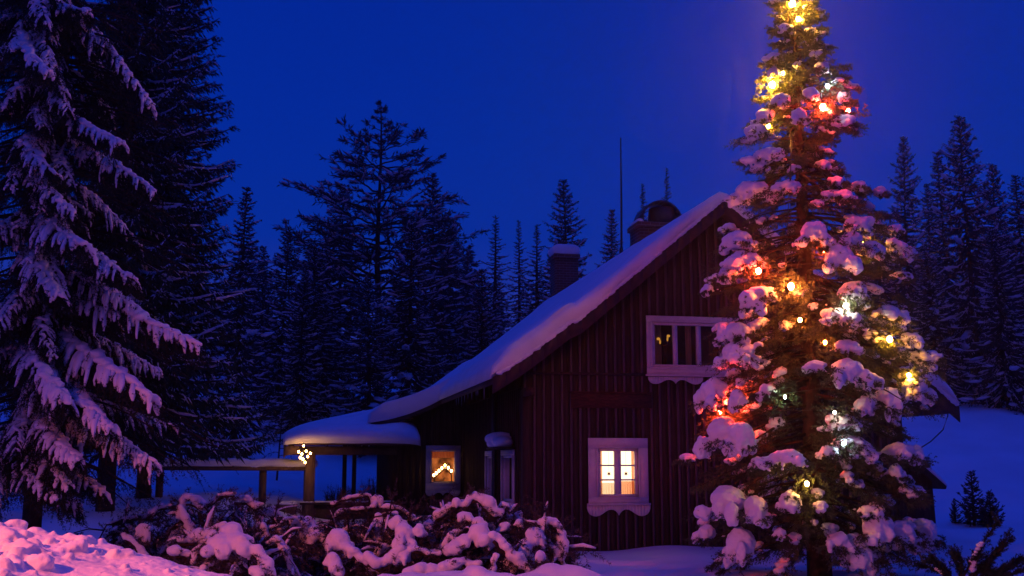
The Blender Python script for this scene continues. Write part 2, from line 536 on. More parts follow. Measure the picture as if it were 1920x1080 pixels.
SC = [(0, .30), (.015, .58), (.045, .82), (.09, .96), (.14, 1.0), (.19, .94), (.24, .78), (.29, .58), (.335, .44), (.38, .40), (.42, .44), (.455, .56), (.48, .72), (.5, .92)]
def apron(pl, mb, a0, a1, top, depth, d0, d1):
    pr = [(t, y) for t, y in SC] + [(1 - t, y) for t, y in SC[-2::-1]]
    for (t0, y0), (t1, y1) in zip(pr[:-1], pr[1:]):
        x0, x1 = a0 + (a1 - a0) * t0, a0 + (a1 - a0) * t1
        pl.prism(mb, x0, x1, top - depth * y0, top - depth * y1, top, top, d0, d1)

def curtain_mesh(pl, a0, a1, h0, h1, d, amp=.02, waves=5, n=40):
    a = np.linspace(a0, a1, n)
    t = np.linspace(0, 1, n)
    dd = d + amp * np.sin(t * waves * 2 * math.pi) + amp * .4 * np.sin(t * waves * 5.1)
    V = [pl(x, h0, q) for x, q in zip(a, dd)] + [pl(x, h1, q * .5 + d * .5) for x, q in zip(a, dd)]
    i = np.arange(n - 1)
    return np.array(V), np.stack([i, i + 1, i + 1 + n, i + n], -1)

def window(pl, op, casing, cols, rows, parent, room_mat, room_depth, muntin=.028, stile=.05, mull=.075, frame_extra_bottom=None, apron_=None, sill=True):
    a0, a1, h0, h1 = op
    root = MB(); ring(pl, root, a0 - casing, a1 + casing, h0 - (frame_extra_bottom or casing), h1 + casing, casing + .002, .036, .062, frame_extra_bottom)
    ring(pl, root, a0 - .03, a1 + .03, h0 - .03, h1 + .03, .034, .064, .074)
    w = root.build('window', M_WHITE, parent)
    sash = MB()
    ring(pl, sash, a0 + .003, a1 - .003, h0 + .003, h1 - .003, stile, -.05, .030)
    ca = np.linspace(a0, a1, cols + 1)
    for c in ca[1:-1]: pl.box(sash, c - mull / 2, c + mull / 2, h0 + stile + .003, h1 - stile - .003, -.048, .028)
    hs = np.linspace(h0 + stile, h1 - stile, rows + 1)
    for i in range(cols):
        x0 = ca[i] + (stile + .003 if i == 0 else mull / 2); x1 = ca[i + 1] - (stile + .003 if i == cols - 1 else mull / 2)
        for hh in hs[1:-1]: pl.box(sash, x0, x1, hh - muntin / 2, hh + muntin / 2, -.035, .008)
    sash.build('sash', M_WHITE, w)
    gl = MB(); gl.add([pl(a0 + .03, h0 + .03, -.012), pl(a1 - .03, h0 + .03, -.012), pl(a1 - .03, h1 - .03, -.012), pl(a0 + .03, h1 - .03, -.012)], np.array([[0, 1, 2, 3]]))
    gl.build('pane', M_GLASS, w)
    if sill:
        s_ = MB(); hb = h0 - (frame_extra_bottom or casing)
        pl.box(s_, a0 - casing - .03, a1 + casing + .03, hb - .035, hb - .002, .036, .10)
        s_.build('sill', M_WHITE, w)
    if apron_:
        for (x0, x1, top, dep) in apron_:
            ap = MB(); apron(pl, ap, x0, x1, top, dep, .036, .060); ap.build('apron', M_WHITE, w)
    e = .25                                  # the room behind the glass, open towards it
    rm = MB()
    b = [pl(a0 - e, h0 - e, -.16), pl(a1 + e, h0 - e, -.16), pl(a1 + e, h1 + e, -.16), pl(a0 - e, h1 + e, -.16),
         pl(a0 - e, h0 - e, -room_depth), pl(a1 + e, h0 - e, -room_depth), pl(a1 + e, h1 + e, -room_depth), pl(a0 - e, h1 + e, -room_depth)]
    rm.add(b, np.array([[4, 5, 6, 7], [0, 1, 5, 4], [1, 2, 6, 5], [2, 3, 7, 6], [3, 0, 4, 7]]))
    rm.build('room', room_mat, w)
    return w

# lit front window
wl = window(PF, low_open, .18, 2, 3, house, M_GLOWROOM, .9, stile=.055, mull=.12, frame_extra_bottom=.10, apron_=[(1.13, 2.32, .845, .20)])
mid = (low_open[0] + low_open[1]) / 2
for (x0, x1, y0, y1, am, wv, mt) in ((1.36, 1.47, .98, 1.87, .012, 2.5, M_CLOTH2), (1.70, 1.76, .98, 1.87, .01, 1.5, M_CLOTH2), (2.03, 2.10, .98, 1.87, .01, 1.5, M_CLOTH2),
                                    (1.38, 1.69, .98, 1.24, .014, 6, M_CLOTH), (1.76, 2.08, .98, 1.27, .014, 7, M_CLOTH2)):
    V_, F_ = curtain_mesh(PF, x0, x1, y0, y1, -.13, am, wv)
    part('curtain', V_, F_, mt, wl, True)

def flat_star(pl, a, h, d, r, n=6, t=.006):
    mb = MB(); top = []; k = 2 * n
    for s in (d - t / 2, d + t / 2):
        for i in range(k):
            q = r if i % 2 == 0 else r * .42
            top.append(pl(a + q * math.sin(i * math.pi / n), h + q * math.cos(i * math.pi / n), s))
    top += [pl(a, h, d - t), pl(a, h, d + t)]
    F = []
    for i in range(k):
        j = (i + 1) % k
        F += [[2 * k, j, i], [2 * k + 1, k + i, k + j]]
    mb.add(top, np.array(F)); mb.add(np.array(top), np.array([[i, (i + 1) % k, k + (i + 1) % k, k + i] for i in range(k)]))
    return mb
M_STRAW = mat('straw_star', (.42, .16, .04), .7, var=.3, scale=30)
for (a_, h_, lb) in ((1.590, 1.405, 'straw star ornament hanging in the left sash of the lit window'), (1.915, 1.405, 'straw star ornament hanging in the right sash of the lit window')):
    st = thing('window_ornament', lb, 'ornament', PF(a_, h_, -.10), 'straw stars in the lit window')
    flat_star(PF, a_, h_, -.10, .045).build('star', M_STRAW, st)
    V_, Fl_ = tube([PF(a_, h_ + .04, -.10), PF(a_, h_ + .25, -.10), PF(a_, 1.84, -.10)], .0015, 4); part('thread', V_, Fl_, M_STRAW, st)

# dark double window upstairs
wu = window(PF, up_open, .11, 5, 1, house, M_ROOM, 1.4, stile=.055, mull=.085, frame_extra_bottom=.13, sill=True, apron_=[(2.33, 3.40, 3.185, .135), (3.70, 4.82, 3.185, .135)])
for (x0, x1, wv) in ((2.47, 2.72, 4), (3.20, 3.32, 2), (4.45, 4.69, 4)):
    V_, F_ = curtain_mesh(PF, x0, x1, 3.36, 4.22, -.30, .02, wv); part('curtain', V_, F_, M_CLOTH, wu, True)
M_DIMGLINT = emat('dim_glint', (1.0, .42, .06), .55)  # dim glints behind the dark panes, put in as glowing blobs on an added stand
M_BRASS = mat('brass', (.45, .26, .08), .35, spec=.5, metal=.9, var=.1)
ca_ = thing('glint_stand', 'added two armed stand carrying faint glowing glints inside the dark upper window', 'glint stand', PF(2.76, 3.36, -.26))
mb = MB()
mb.add(*tube([PF(2.76, 3.38, -.26), PF(2.76, 3.6, -.26), PF(2.76, 3.80, -.26)], [.045, .03, .026], 8))
mb.build('stem', M_DARKWOOD, ca_)
for dx, dh in ((-.11, 3.90), (.09, 3.96)):
    mb = MB(); mb.add(*tube([PF(2.76, 3.80, -.26), PF(2.76 + dx * .7, 3.83, -.26), PF(2.76 + dx, dh, -.26)], .012, 6)); ar = mb.build('arm', M_BRASS, ca_)
    V_, F_ = blobs([(PF(2.76 + dx, dh + .03, -.26), (.035, .02, .028), None), (PF(2.76 + dx * .75, dh - .03, -.25), (.018, .015, .045), None)], 2); part('flame_or_glint', V_, F_, M_DIMGLINT, ar, True)

# candle arch window in the wing
wr = window(PR, rec_open, .115, 1, 1, house, M_AMBERROOM, 1.1, stile=.03, frame_extra_bottom=.17, sill=False, apron_=[(-.955, -.115, .953, .14)])
mb = MB(); PR.box(mb, -.87, -.20, 1.075, 1.108, .063, .085); mb.build('sill', M_WHITE, wr)
V_, F_ = curtain_mesh(PR, -.82, -.25, 1.72, 1.90, -.13, .012, 8); part('curtain', V_, F_, M_CLOTH2, wr, True)
V_, F_ = curtain_mesh(PR, -.83, -.79, 1.12, 1.90, -.13, .006, 1.5); part('curtain', V_, F_, M_CLOTH2, wr, True)
M_FLAME = emat('candle_bulb', (1.0, .50, .16), 40)
ca_ = thing('candle_arch', 'seven lit candles on an arched holder in the wing window', 'candle arch', PR(-.5, 1.14, -.15))
mb = MB()
PR.box(mb, -.74, -.26, 1.125, 1.165, -.19, -.11); mb.build('base', M_DARKWOOD, ca_)
pts = [(-.735, 1.295), (-.675, 1.345), (-.610, 1.400), (-.540, 1.465), (-.465, 1.525), (-.385, 1.470), (-.310, 1.395)]
mb = MB()
for q0, q1 in zip(pts[:-1], pts[1:]): mb.add(*tube([PR(q0[0], q0[1] - .07, -.15), PR((q0[0] + q1[0]) / 2, (q0[1] + q1[1]) / 2 - .07, -.15), PR(q1[0], q1[1] - .07, -.15)], .013, 6))
mb.add(*tube([PR(-.70, 1.16, -.15), PR(-.71, 1.19, -.15), PR(-.72, 1.24, -.15)], .014, 6)); mb.add(*tube([PR(-.30, 1.16, -.15), PR(-.305, 1.24, -.15), PR(-.31, 1.34, -.15)], .014, 6))
mb.build('arch', M_DARKWOOD, ca_)
for (a_, h_) in pts:
    mb = MB(); mb.add(*tube([PR(a_, h_ - .065, -.15), PR(a_, h_ - .04, -.15), PR(a_, h_ - .01, -.15)], .011, 8)); cn = mb.build('candle', M_WHITE, ca_)
    V_, F_ = blobs([(PR(a_, h_ + .015, -.15), (.025, .022, .036), None)], 2); part('flame_or_glint', V_, F_, M_FLAME, cn, True)

# narrow curtained windows of the side wall
M_GREYROOM = emat('dim_lit_room', (1.0, .48, .30), .10)
for op in (sideA, sideB):
    ws = window(PS, op, .10, 1, 1, house, M_GREYROOM, .7, stile=.05, apron_=[(op[0] - .10, op[1] + .10, op[2] - .14, .14)])
    V_, F_ = curtain_mesh(PS, op[0] + .05, op[1] - .05, op[2], op[3], -.13, .03, 6, 60); part('curtain', V_, F_, M_CLOTH, ws, True)
lm = thing('window_lamp', 'small bright lamp behind the nearer side window of the cabin', 'lamp', PS(1.62, .9, -.10))
mb = MB(); mb.add(*tube([PS(1.62, .88, -.10), PS(1.62, 1.1, -.10), PS(1.62, 1.36, -.10)], [.03, .01, .01], 8)); mb.build('stand', M_BRASS, lm)
V_, F_ = blobs([(PS(1.62, 1.40, -.10), (.05, .05, .06), None)], 2); part('bulb', V_, F_, emat('lamp_glow', (1, .55, .22), 7), lm, True)
mb = MB(); mb.add(*tube([PS(2.62, 3.0, .09), PS(2.62, 1.6, .09), PS(2.62, .1, .09)], .05, 8)); mb.build('downpipe', M_METAL, house)
mb = MB(); PS.box(mb, .70, 2.15, 1.86, 1.90, .02, .34); cnp = mb.build('window_hood', M_LOG, house)
V_, F_ = blobs([(PS(1.0 + .22 * i, 1.98, .2), (.19, .17, .12), None) for i in range(5)] + [(PS(1.4, 2.06, .2), (.32, .17, .14), None)], 2)
V_, F_ = remesh(V_, F_, .03, 4); part('snow', V_, F_, M_SNOW, cnp, True)

# ---- roof boards
V0r, V1r = -.42, 12.55
EAVE_L, WING_L, EAVE_R = -.66, -2.30, 8.42
def eave_u(v): return EAVE_L + (WING_L - EAVE_L) * sstep(6.45, 6.80, v)
def roof_pt(t, v, off=0.0):
    """t: 0 at left eave, 1 at right eave"""
    u = eave_u(v) * (1 - t) + EAVE_R * t
    return u, roof_w(u) + off

def roof_grid(ts, vv, offf):
    out = np.empty((len(vv), len(ts), 3))
    for i, v in enumerate(vv):
        e = float(eave_u(v)); u = e * (1 - ts) + EAVE_R * ts
        out[i] = HO + U[None] * u[:, None] + Vv[None] * v + Zv[None] * (roof_w(u) + offf(ts, v, u))[:, None]
    return out
def grid_faces(n, m, off=0):
    i = (np.arange(n - 1)[:, None] * m + np.arange(m - 1)[None]).ravel() + off
    return np.stack([i, i + 1, i + 1 + m, i + m], -1)
def slab(top, bot):
    """closed sheet between two grids"""
    n, m = top.shape[:2]
    V = np.concatenate([top.reshape(-1, 3), bot.reshape(-1, 3)])
    b = n * m
    F = [grid_faces(n, m), grid_faces(n, m, b)[:, ::-1]]
    per = [(0, j) for j in range(m)] + [(i, m - 1) for i in range(1, n)] + [(n - 1, j) for j in range(m - 2, -1, -1)] + [(i, 0) for i in range(n - 2, 0, -1)]
    ids = np.array([i * m + j for i, j in per]); nx_ = np.roll(ids, -1)
    F.append(np.stack([ids, ids + b, nx_ + b, nx_], -1))
    return V, np.concatenate(F)

ts = np.unique(np.concatenate([np.linspace(0, 1, 60), [(PEAK_U - EAVE_L) / (EAVE_R - EAVE_L)]]))
vv = np.concatenate([np.linspace(V0r, 6.3, 6), np.linspace(6.4, 6.9, 8), np.linspace(7.1, V1r, 6)])
V_, F_ = slab(roof_grid(ts, vv, lambda t, v, u: .11), roof_grid(ts, vv, lambda t, v, u: 0.0))
roof = part('roof', V_, F_, M_FASCIA, house)
# barge boards on the front verge
mb = MB()
uu = np.linspace(EAVE_L - .02, PEAK_U, 20)
for a, b in zip(uu[:-1], uu[1:]):
    PF.prism(mb, a, b, roof_w(a) - .16, roof_w(b) - .16, roof_w(a) + .135, roof_w(b) + .135, .425, .455)
uu = np.linspace(PEAK_U, EAVE_R + .02, 8)
for a, b in zip(uu[:-1], uu[1:]):
    PF.prism(mb, a, b, roof_w(a) - .16, roof_w(b) - .16, roof_w(a) + .135, roof_w(b) + .135, .425, .455)
mb.build('barge_board', M_FASCIA, roof)
for (u_, w_) in ((.02, 2.86), (7.3, 3.32)):
    mb = MB(); PF.box(mb, u_ - .07, u_ + .07, w_ - .07, w_ + .07, -.02, .41); mb.build('purlin', M_LOG, roof)

# ---- snow on the roof
tn = np.unique(np.concatenate([np.linspace(0, .06, 14), np.linspace(.06, .94, 90), np.linspace(.94, 1, 14), ]))
vn = np.unique(np.concatenate([np.linspace(V0r - .03, V0r + .4, 18), np.linspace(V0r + .4, 6.2, 40), np.linspace(6.2, 7.0, 20), np.linspace(7.0, V1r - .3, 30), np.linspace(V1r - .3, V1r + .03, 10)]))
def dome(d, r): 
    q = np.clip(d / r, 0, 1)
    return np.sqrt(np.clip(1 - (1 - q) ** 2, 0, 1))
def snow_off(t, v, u):
    sp = np.array([mnoise.noise(Vector((float(a) * .8, v * .55, 3.1))) + .35 * mnoise.noise(Vector((float(a) * 2.6, v * 2.1, 9.1))) for a in u])
    T = .27 + .12 * sstep(2.5, -1.0, u) + .05 * sp
    dl = (u - eave_u(v)); dr = EAVE_R - u
    df = v - (V0r - .03); db = (V1r + .03) - v
    ridge = -.10 * np.exp(-((u - PEAK_U) / .35) ** 2)
    edge = dome(dl, .42) * dome(dr, .35) * dome(df, .17) * dome(db, .3)
    return .115 + .05 + (T + ridge) * edge
top = roof_grid(tn, vn, snow_off)
bot = roof_grid(tn, vn, lambda t, v, u: .114)
# let the rim of the snow hang a little past the boards
for arr in (top,):
    arr[:, 0] += -U * .06 - Zv * .05; arr[:, 1] += -U * .05
    arr[0] += -Vv * .02
# wavy front verge
for j in range(len(tn)):
    wob = .05 * mnoise.noise(Vector((tn[j] * 22, 4.4, 0))) 
    top[:4, j] += -Vv * wob
for j in range(len(tn)):
    lift = .10 * max(0.0, min(1.0, .55 + 1.3 * mnoise.noise(Vector((tn[j] * 14, 8.2, 1)))))
    bot[:3, j] += Zv * lift; top[:3, j] += Zv * lift * .35 - Vv * .03
V_, F_ = slab(top, bot)
part('snow', V_, F_, M_SNOW, roof, True)
# thin line of older snow clinging on top of the barge board
mb = MB(); items = []
rs = np.random.default_rng(3)
for u_ in np.arange(EAVE_L + .1, PEAK_U, .07):
    items.append((PF(u_, roof_w(u_) + .135 + rs.uniform(0, .02), .445), (.07, .05, .035 + rs.uniform(0, .02)), None))
for u_ in np.arange(PEAK_U, EAVE_R, .07):
    items.append((PF(u_, roof_w(u_) + .135 + rs.uniform(0, .02), .445), (.07, .05, .035 + rs.uniform(0, .02)), None))
V_, F_ = blobs(items, 2); V_, F_ = remesh(V_, F_, .022, 2, .012, 9); part('snow', V_, F_, M_SNOW, roof, True)
# icicles under the eave
M_ICE = mat('ice', (.22, .26, .32), .15, spec=.5)
for i in range(9):
    v_ = .8 + .42 * i + rs.uniform(-.15, .15); L_ = rs.uniform(.07, .26)
    q = H(EAVE_L + .02, v_, roof_w(EAVE_L) + .02)
    mb = MB(); mb.add(*tube([q, q - Zv * L_ * .5, q - Zv * L_], [.013, .008, .002], 6)); mb.build('icicle', M_ICE, roof, True)

# ---- chimneys and mast
def chimney(u, v, w0, w1, su, sv, cap):
    mb = MB()
    def hb(u0, u1, v0, v1, a, b): mb.hexa([H(u0, v0, a), H(u1, v0, a), H(u1, v1, a), H(u0, v1, a), H(u0, v0, b), H(u1, v0, b), H(u1, v1, b), H(u0, v1, b)])
    hb(u - su, u + su, v - sv, v + sv, w0, w1)
    hb(u - su - .05, u + su + .05, v - sv - .05, v + sv + .05, w1 + .002, w1 + .12)
    return mb.build('chimney', M_BRICK, house)
c1 = chimney(3.66, 11.6, 5.2, 7.55, .34, .34, True)
V_, F_ = blobs([(H(3.66 + a, 11.6 + b, 7.80), (.27, .27, .20), None) for a in (-.18, 0, .18) for b in (-.18, .18)], 3)
V_, F_ = remesh(V_, F_, .03, 4); part('snow_cap', V_, F_, M_SNOW, c1, True)
c2 = chimney(3.86, 4.0, 5.4, 6.86, .44, .36, False)
mb = MB()                                   # arched sheet metal hood
n = 15; ang = np.linspace(0, math.pi, n)
for a, b in zip(ang[:-1], ang[1:]):
    def hp(r, t, v): return H(3.98 - r * math.cos(t), v, 6.985 + r * 1.05 * math.sin(t) + .0)
    mb.hexa([hp(.47, a, 3.70), hp(.47, b, 3.70), hp(.47, b, 4.30), hp(.47, a, 4.30), hp(.51, a, 3.70), hp(.51, b, 3.70), hp(.51, b, 4.30), hp(.51, a, 4.30)])
mb.add(*tube([H(4.08, 4.0, 6.98), H(4.08, 4.0, 7.15), H(4.08, 4.0, 7.38)], [.33, .33, .30], 12))
mb.build('hood', M_METAL, c2)
V_, F_ = blobs([(H(3.46, 3.95 + .1 * i, 7.01), (.10, .14, .07), None) for i in range(-2, 3)], 2)
V_, F_ = remesh(V_, F_, .025, 3); part('snow', V_, F_, M_SNOW, c2, True)
mast = thing('antenna_mast', 'tall thin antenna mast rising from the cabin roof ridge', 'mast', H(3.77, 6.2, 6.5))
V_, Fl_ = tube([H(3.77, 6.2, 6.4), H(3.79, 6.2, 8.0), H(3.80, 6.2, 9.72)], [.03, .026, .016], 8); part('pole', V_, Fl_, M_METAL, mast)
V_, Fl_ = tube([H(3.77, 6.2, 6.70), H(3.77, 6.2, 6.80), H(3.77, 6.2, 6.9)], [.05, .05, .04], 8); part('bracket', V_, Fl_, M_METAL, mast)

# ---- low lean-to on the right wall
mb = MB()
mb.hexa([H(7.42, .05, -.3), H(8.14, .05, -.3), H(8.14, 2.4, -.3), H(7.42, 2.4, -.3), H(7.42, .05, 1.78), H(8.08, .05, 1.24), H(8.08, 2.4, 1.24), H(7.42, 2.4, 1.78)])
lt = mb.build('lean_to', M_LOG, house)
mb = MB()
mb.hexa([H(7.42, -.12, 1.80), H(8.26, -.12, 1.10), H(8.26, 2.6, 1.10), H(7.42, 2.6, 1.80), H(7.42, -.12, 1.87), H(8.28, -.12, 1.155), H(8.28, 2.6, 1.155), H(7.42, 2.6, 1.87)])
mb.build('lean_to_roof', M_DARKWOOD, lt)
t_ = np.linspace(0, 1, 24); v_ = np.linspace(-.12, 2.6, 24)
tp = np.array([[H(7.42 + .87 * t, v, 1.875 - .715 * t + .02 + .13 * float(dome(1 - t, .2)) * float(dome(v + .14, .15)) * (.8 + .3 * mnoise.noise(Vector((t * 3, v * 2, 1))))) for t in t_] for v in v_])
bt = np.array([[H(7.42 + .87 * t, v, 1.872 - .715 * t) for t in t_] for v in v_])
V_, F_ = slab(tp, bt); part('snow', V_, F_, M_SNOW, lt, True)

# ---- porch on the wing
def hbx(mb, u0, u1, v0, v1, a, b): mb.hexa([H(u0, v0, a), H(u1, v0, a), H(u1, v1, a), H(u0, v1, a), H(u0, v0, b), H(u1, v0, b), H(u1, v1, b), H(u0, v1, b)])
def porch_w(s, t): # s 0 left..1 right ; t 0 front..1 back
    return 2.0 + t * (.10 + .70 * s)
def porch_p(s, t, off): return H(-4.32 + 3.12 * s, 6.05 + 2.6 * t, porch_w(s, t) + off)
sn = np.linspace(0, 1, 40); tn2 = np.linspace(0, 1, 30)
V_, F_ = slab(np.array([[porch_p(s, t, .09) for s in sn] for t in tn2]), np.array([[porch_p(s, t, 0) for s in sn] for t in tn2]))
pr = part('porch_roof', V_, F_, M_FASCIA, house)
tp = np.array([[porch_p(s, t, .095 + .04 + (.24 + .04 * mnoise.noise(Vector((s * 5, t * 4, 2)))) * float(dome(s * 3.12 + .05, .75)) * float(dome((1 - s) * 3.12 + .02, .62)) * float(dome(t * 2.6 + .03, .55))) for s in sn] for t in tn2])
tp[0] += -Vv * .10 - Zv * .17; tp[1] += -Vv * .11 - Zv * .06; tp[2] += -Vv * .07
bt = np.array([[porch_p(s, t, .093) for s in sn] for t in tn2])
V_, F_ = slab(tp, bt); part('snow', V_, F_, M_SNOW, pr, True)
mb = MB()
hbx(mb, -4.2, -1.72, 6.2, 6.34, 1.78, 1.98)
hbx(mb, -4.2, -4.06, 6.36, 8.5, 1.85, 2.03)
mb.build('porch_beam', M_DARKWOOD, house)
mb = MB()                                   # pale boarded gable end of the porch, beside the lights
mb.hexa([H(-4.30, 6.12, 1.72), H(-4.30, 7.9, 1.9), H(-4.26, 7.9, 1.9), H(-4.26, 6.12, 1.72), H(-4.30, 6.12, 1.99), H(-4.30, 7.9, 2.28), H(-4.26, 7.9, 2.28), H(-4.26, 6.12, 1.99)])
mb.hexa([H(-4.30, 6.05, 1.75), H(-3.95, 6.05, 1.82), H(-3.95, 6.09, 1.82), H(-4.30, 6.09, 1.75), H(-4.30, 6.05, 1.985), H(-3.95, 6.05, 1.985), H(-3.95, 6.09, 1.985), H(-4.30, 6.09, 1.985)])
mb.build('porch_gable', M_POST, house)
for (u0, u1, v0) in ((-3.80, -3.58, 6.18), (-2.86, -2.76, 8.4), (-2.62, -2.52, 8.4)):
    mb = MB(); hbx(mb, u0, u1, v0, v0 + (u1 - u0), -.2, 1.85 if v0 < 7 else 2.4); mb.build('porch_post', M_POST if v0 < 7 else M_DARKWOOD, house)
mb = MB(); hbx(mb, -3.85, -1.74, 6.20, 6.30, -.3, .66); hbx(mb, -3.90, -1.73, 6.15, 6.36, .662, .71)
pw = mb.build('porch_rail', M_DARKWOOD, house)
V_, F_ = blobs([(H(-3.85 + .1 * i, 6.24, .72), (.09, .09, .03), None) for i in range(21)], 2); V_, F_ = remesh(V_, F_, .02, 2); part('snow', V_, F_, M_SNOW, pw, True)
mb = MB(); hbx(mb, -4.1, -1.7, 6.05, 8.6, -.25, .28); mb.build('porch_floor', M_DARKWOOD, house)

# ------------------------------------------------------------------ rail fence to the left of the porch
rf = thing('snowy_rail', 'low wooden rail under a thick strip of snow left of the porch', 'railing', P(493, 960, 25.5))
b0, b1 = P(262, 880, 25.0), P(588, 881, 25.8)
mb = MB()
dirr = norm(b1 - b0); per = np.array([-dirr[1], dirr[0], 0])
def beam(mb, a, b, hw, h0, h1):
    mb.hexa([a - per * hw + Zv * h0, b - per * hw + Zv * h0, b + per * hw + Zv * h0, a + per * hw + Zv * h0, a - per * hw + Zv * h1, b - per * hw + Zv * h1, b + per * hw + Zv * h1, a + per * hw + Zv * h1])
beam(mb, b0, b1, .16, -.02, .07); mb.build('beam', M_POST, rf)
L_ = np.linalg.norm(b1 - b0)
items = [(b0 + dirr * s + Zv * (.13 + .02 * math.sin(s * 7)), (.16, .18, .13), None) for s in np.arange(.03, L_, .09)]
V_, F_ = blobs(items, 2); V_, F_ = remesh(V_, F_, .03, 4, .02, 4); part('snow', V_, F_, M_SNOW, rf, True)
for px_, wd in ((493, .09), (578, .11)):
    q = P(px_, 890, 25.55 if px_ < 500 else 25.75); gz = hz(q[0], q[1])
    mb = MB(); box_mb(mb, (q[0] - wd / 1.2, q[1] - wd / 2, gz - .2), (q[0] + wd / 1.2, q[1] + wd / 2, b0[2] - .022)); mb.build('post', M_POST, rf)
for px_ in (300,):
    q = P(px_, 890, 25.15); gz = hz(q[0], q[1])
    mb = MB(); box_mb(mb, (q[0] - .07, q[1] - .05, gz - .2), (q[0] + .07, q[1] + .05, b0[2] - .022)); mb.build('post', M_POST, rf)

# wooden tub by the porch post
q = P(537, 975, 25.2)
tb = thing('wooden_tub', 'wooden tub with snow on its rim beside the porch post', 'tub', (q[0], q[1], hz(q[0], q[1])))
zz = q[2] + .14
mb = MB(); mb.add(*tube([(q[0], q[1], zz - .25), (q[0], q[1], zz), (q[0], q[1], zz + .20)], [.20, .22, .24], 16)); mb.build('barrel', M_POST, tb)
V_, F_ = blobs([((q[0] + .1 * math.cos(a), q[1] + .1 * math.sin(a), zz + .22), (.15, .15, .06), None) for a in np.linspace(0, 6, 8)], 2); V_, F_ = remesh(V_, F_, .025, 3); part('snow', V_, F_, M_SNOW, tb, True)

# cluster of little lamps hanging at the porch corner
M_PLB = emat('porch_bulb', (1.0, .46, .12), 50)
pc = P(571, 850, 24.75)
pl_ = thing('porch_light_cluster', 'bright cluster of small warm bulbs hanging at the porch corner', 'string lights', pc)
M_WIRE = mat('wire', (.02, .025, .02), .5)
mb = MB(); pr_ = [(569, 836), (560, 847), (566, 851), (574, 846), (582, 850), (577, 856), (568, 861), (572, 867), (563, 858)]
mb.add(*tube([P(568, 832, 24.75), P(569, 842, 24.75), P(570, 858, 24.75)], .008, 5))
mb.build('cable', M_WIRE, pl_)
for (x_, y_) in pr_:
    c_ = P(x_, y_, 24.75 + rb.uniform(-.12, .12))
    V_, F_ = blobs([(c_, (.023, .023, .029), None)], 2); b_ = part('bulb', V_, F_, M_PLB, pl_, True)
    V_, Fl_ = tube([c_ + Zv * .03, c_ + Zv * .05, c_ + Zv * .075], .014, 6); part('socket', V_, Fl_, M_WIRE, b_)

# dark plants on the porch
def shrub(name, lab, c, w, h, seed, n=70):
    r_ = np.random.default_rng(seed)
    t = thing(name, lab, 'plant', c, None)
    mb = MB(); ms = MB()
    for i in range(n):
        a = r_.uniform(0, 6.28); tilt = abs(r_.normal(0, .45)); L = h * r_.uniform(.55, 1.1)
        s0 = np.array(c) + np.array([r_.uniform(-w, w) * .7, r_.uniform(-.1, .1), 0])
        d = norm(np.array([math.cos(a) * tilt, math.sin(a) * tilt * .5, 1]))
        mb.add(*tube([s0, s0 + d * L * .5, s0 + d * L], [.006, .005, .002], 4))
        st = s0[None] + d[None] * L * r_.uniform(.3, .9, (8, 1)); dd = norm(d[None] + r_.normal(0, .6, (8, 3)))
        ms.add(*brush(st, dd, L * .22, 10, .035, .008, r_))
    mb.build('stems', M_BARK, t); ms.build('leaves', M_NEEDLE, t)
shrub('porch_plant', 'wide dark spiky plant behind the left part of the porch rail', H(-3.0, 6.9, .45), .42, .62, 1)
shrub('porch_plant', 'bushy dark plant on the porch next to the wing wall', H(-2.15, 7.0, .45), .30, .78, 2)

# hanging wire from the right eave
wq = [P(1776, 752, 22.5), P(1777, 780, 22.5), P(1768, 806, 22.5), P(1745, 828, 22.4), P(1718, 845, 22.3)]
V_, Fl_ = tube(wq, .012, 6)
tag(part('hanging_wire', V_, Fl_, M_WIRE, None, True), 'thin dark wire curving down from the right eave of the cabin', 'wire')

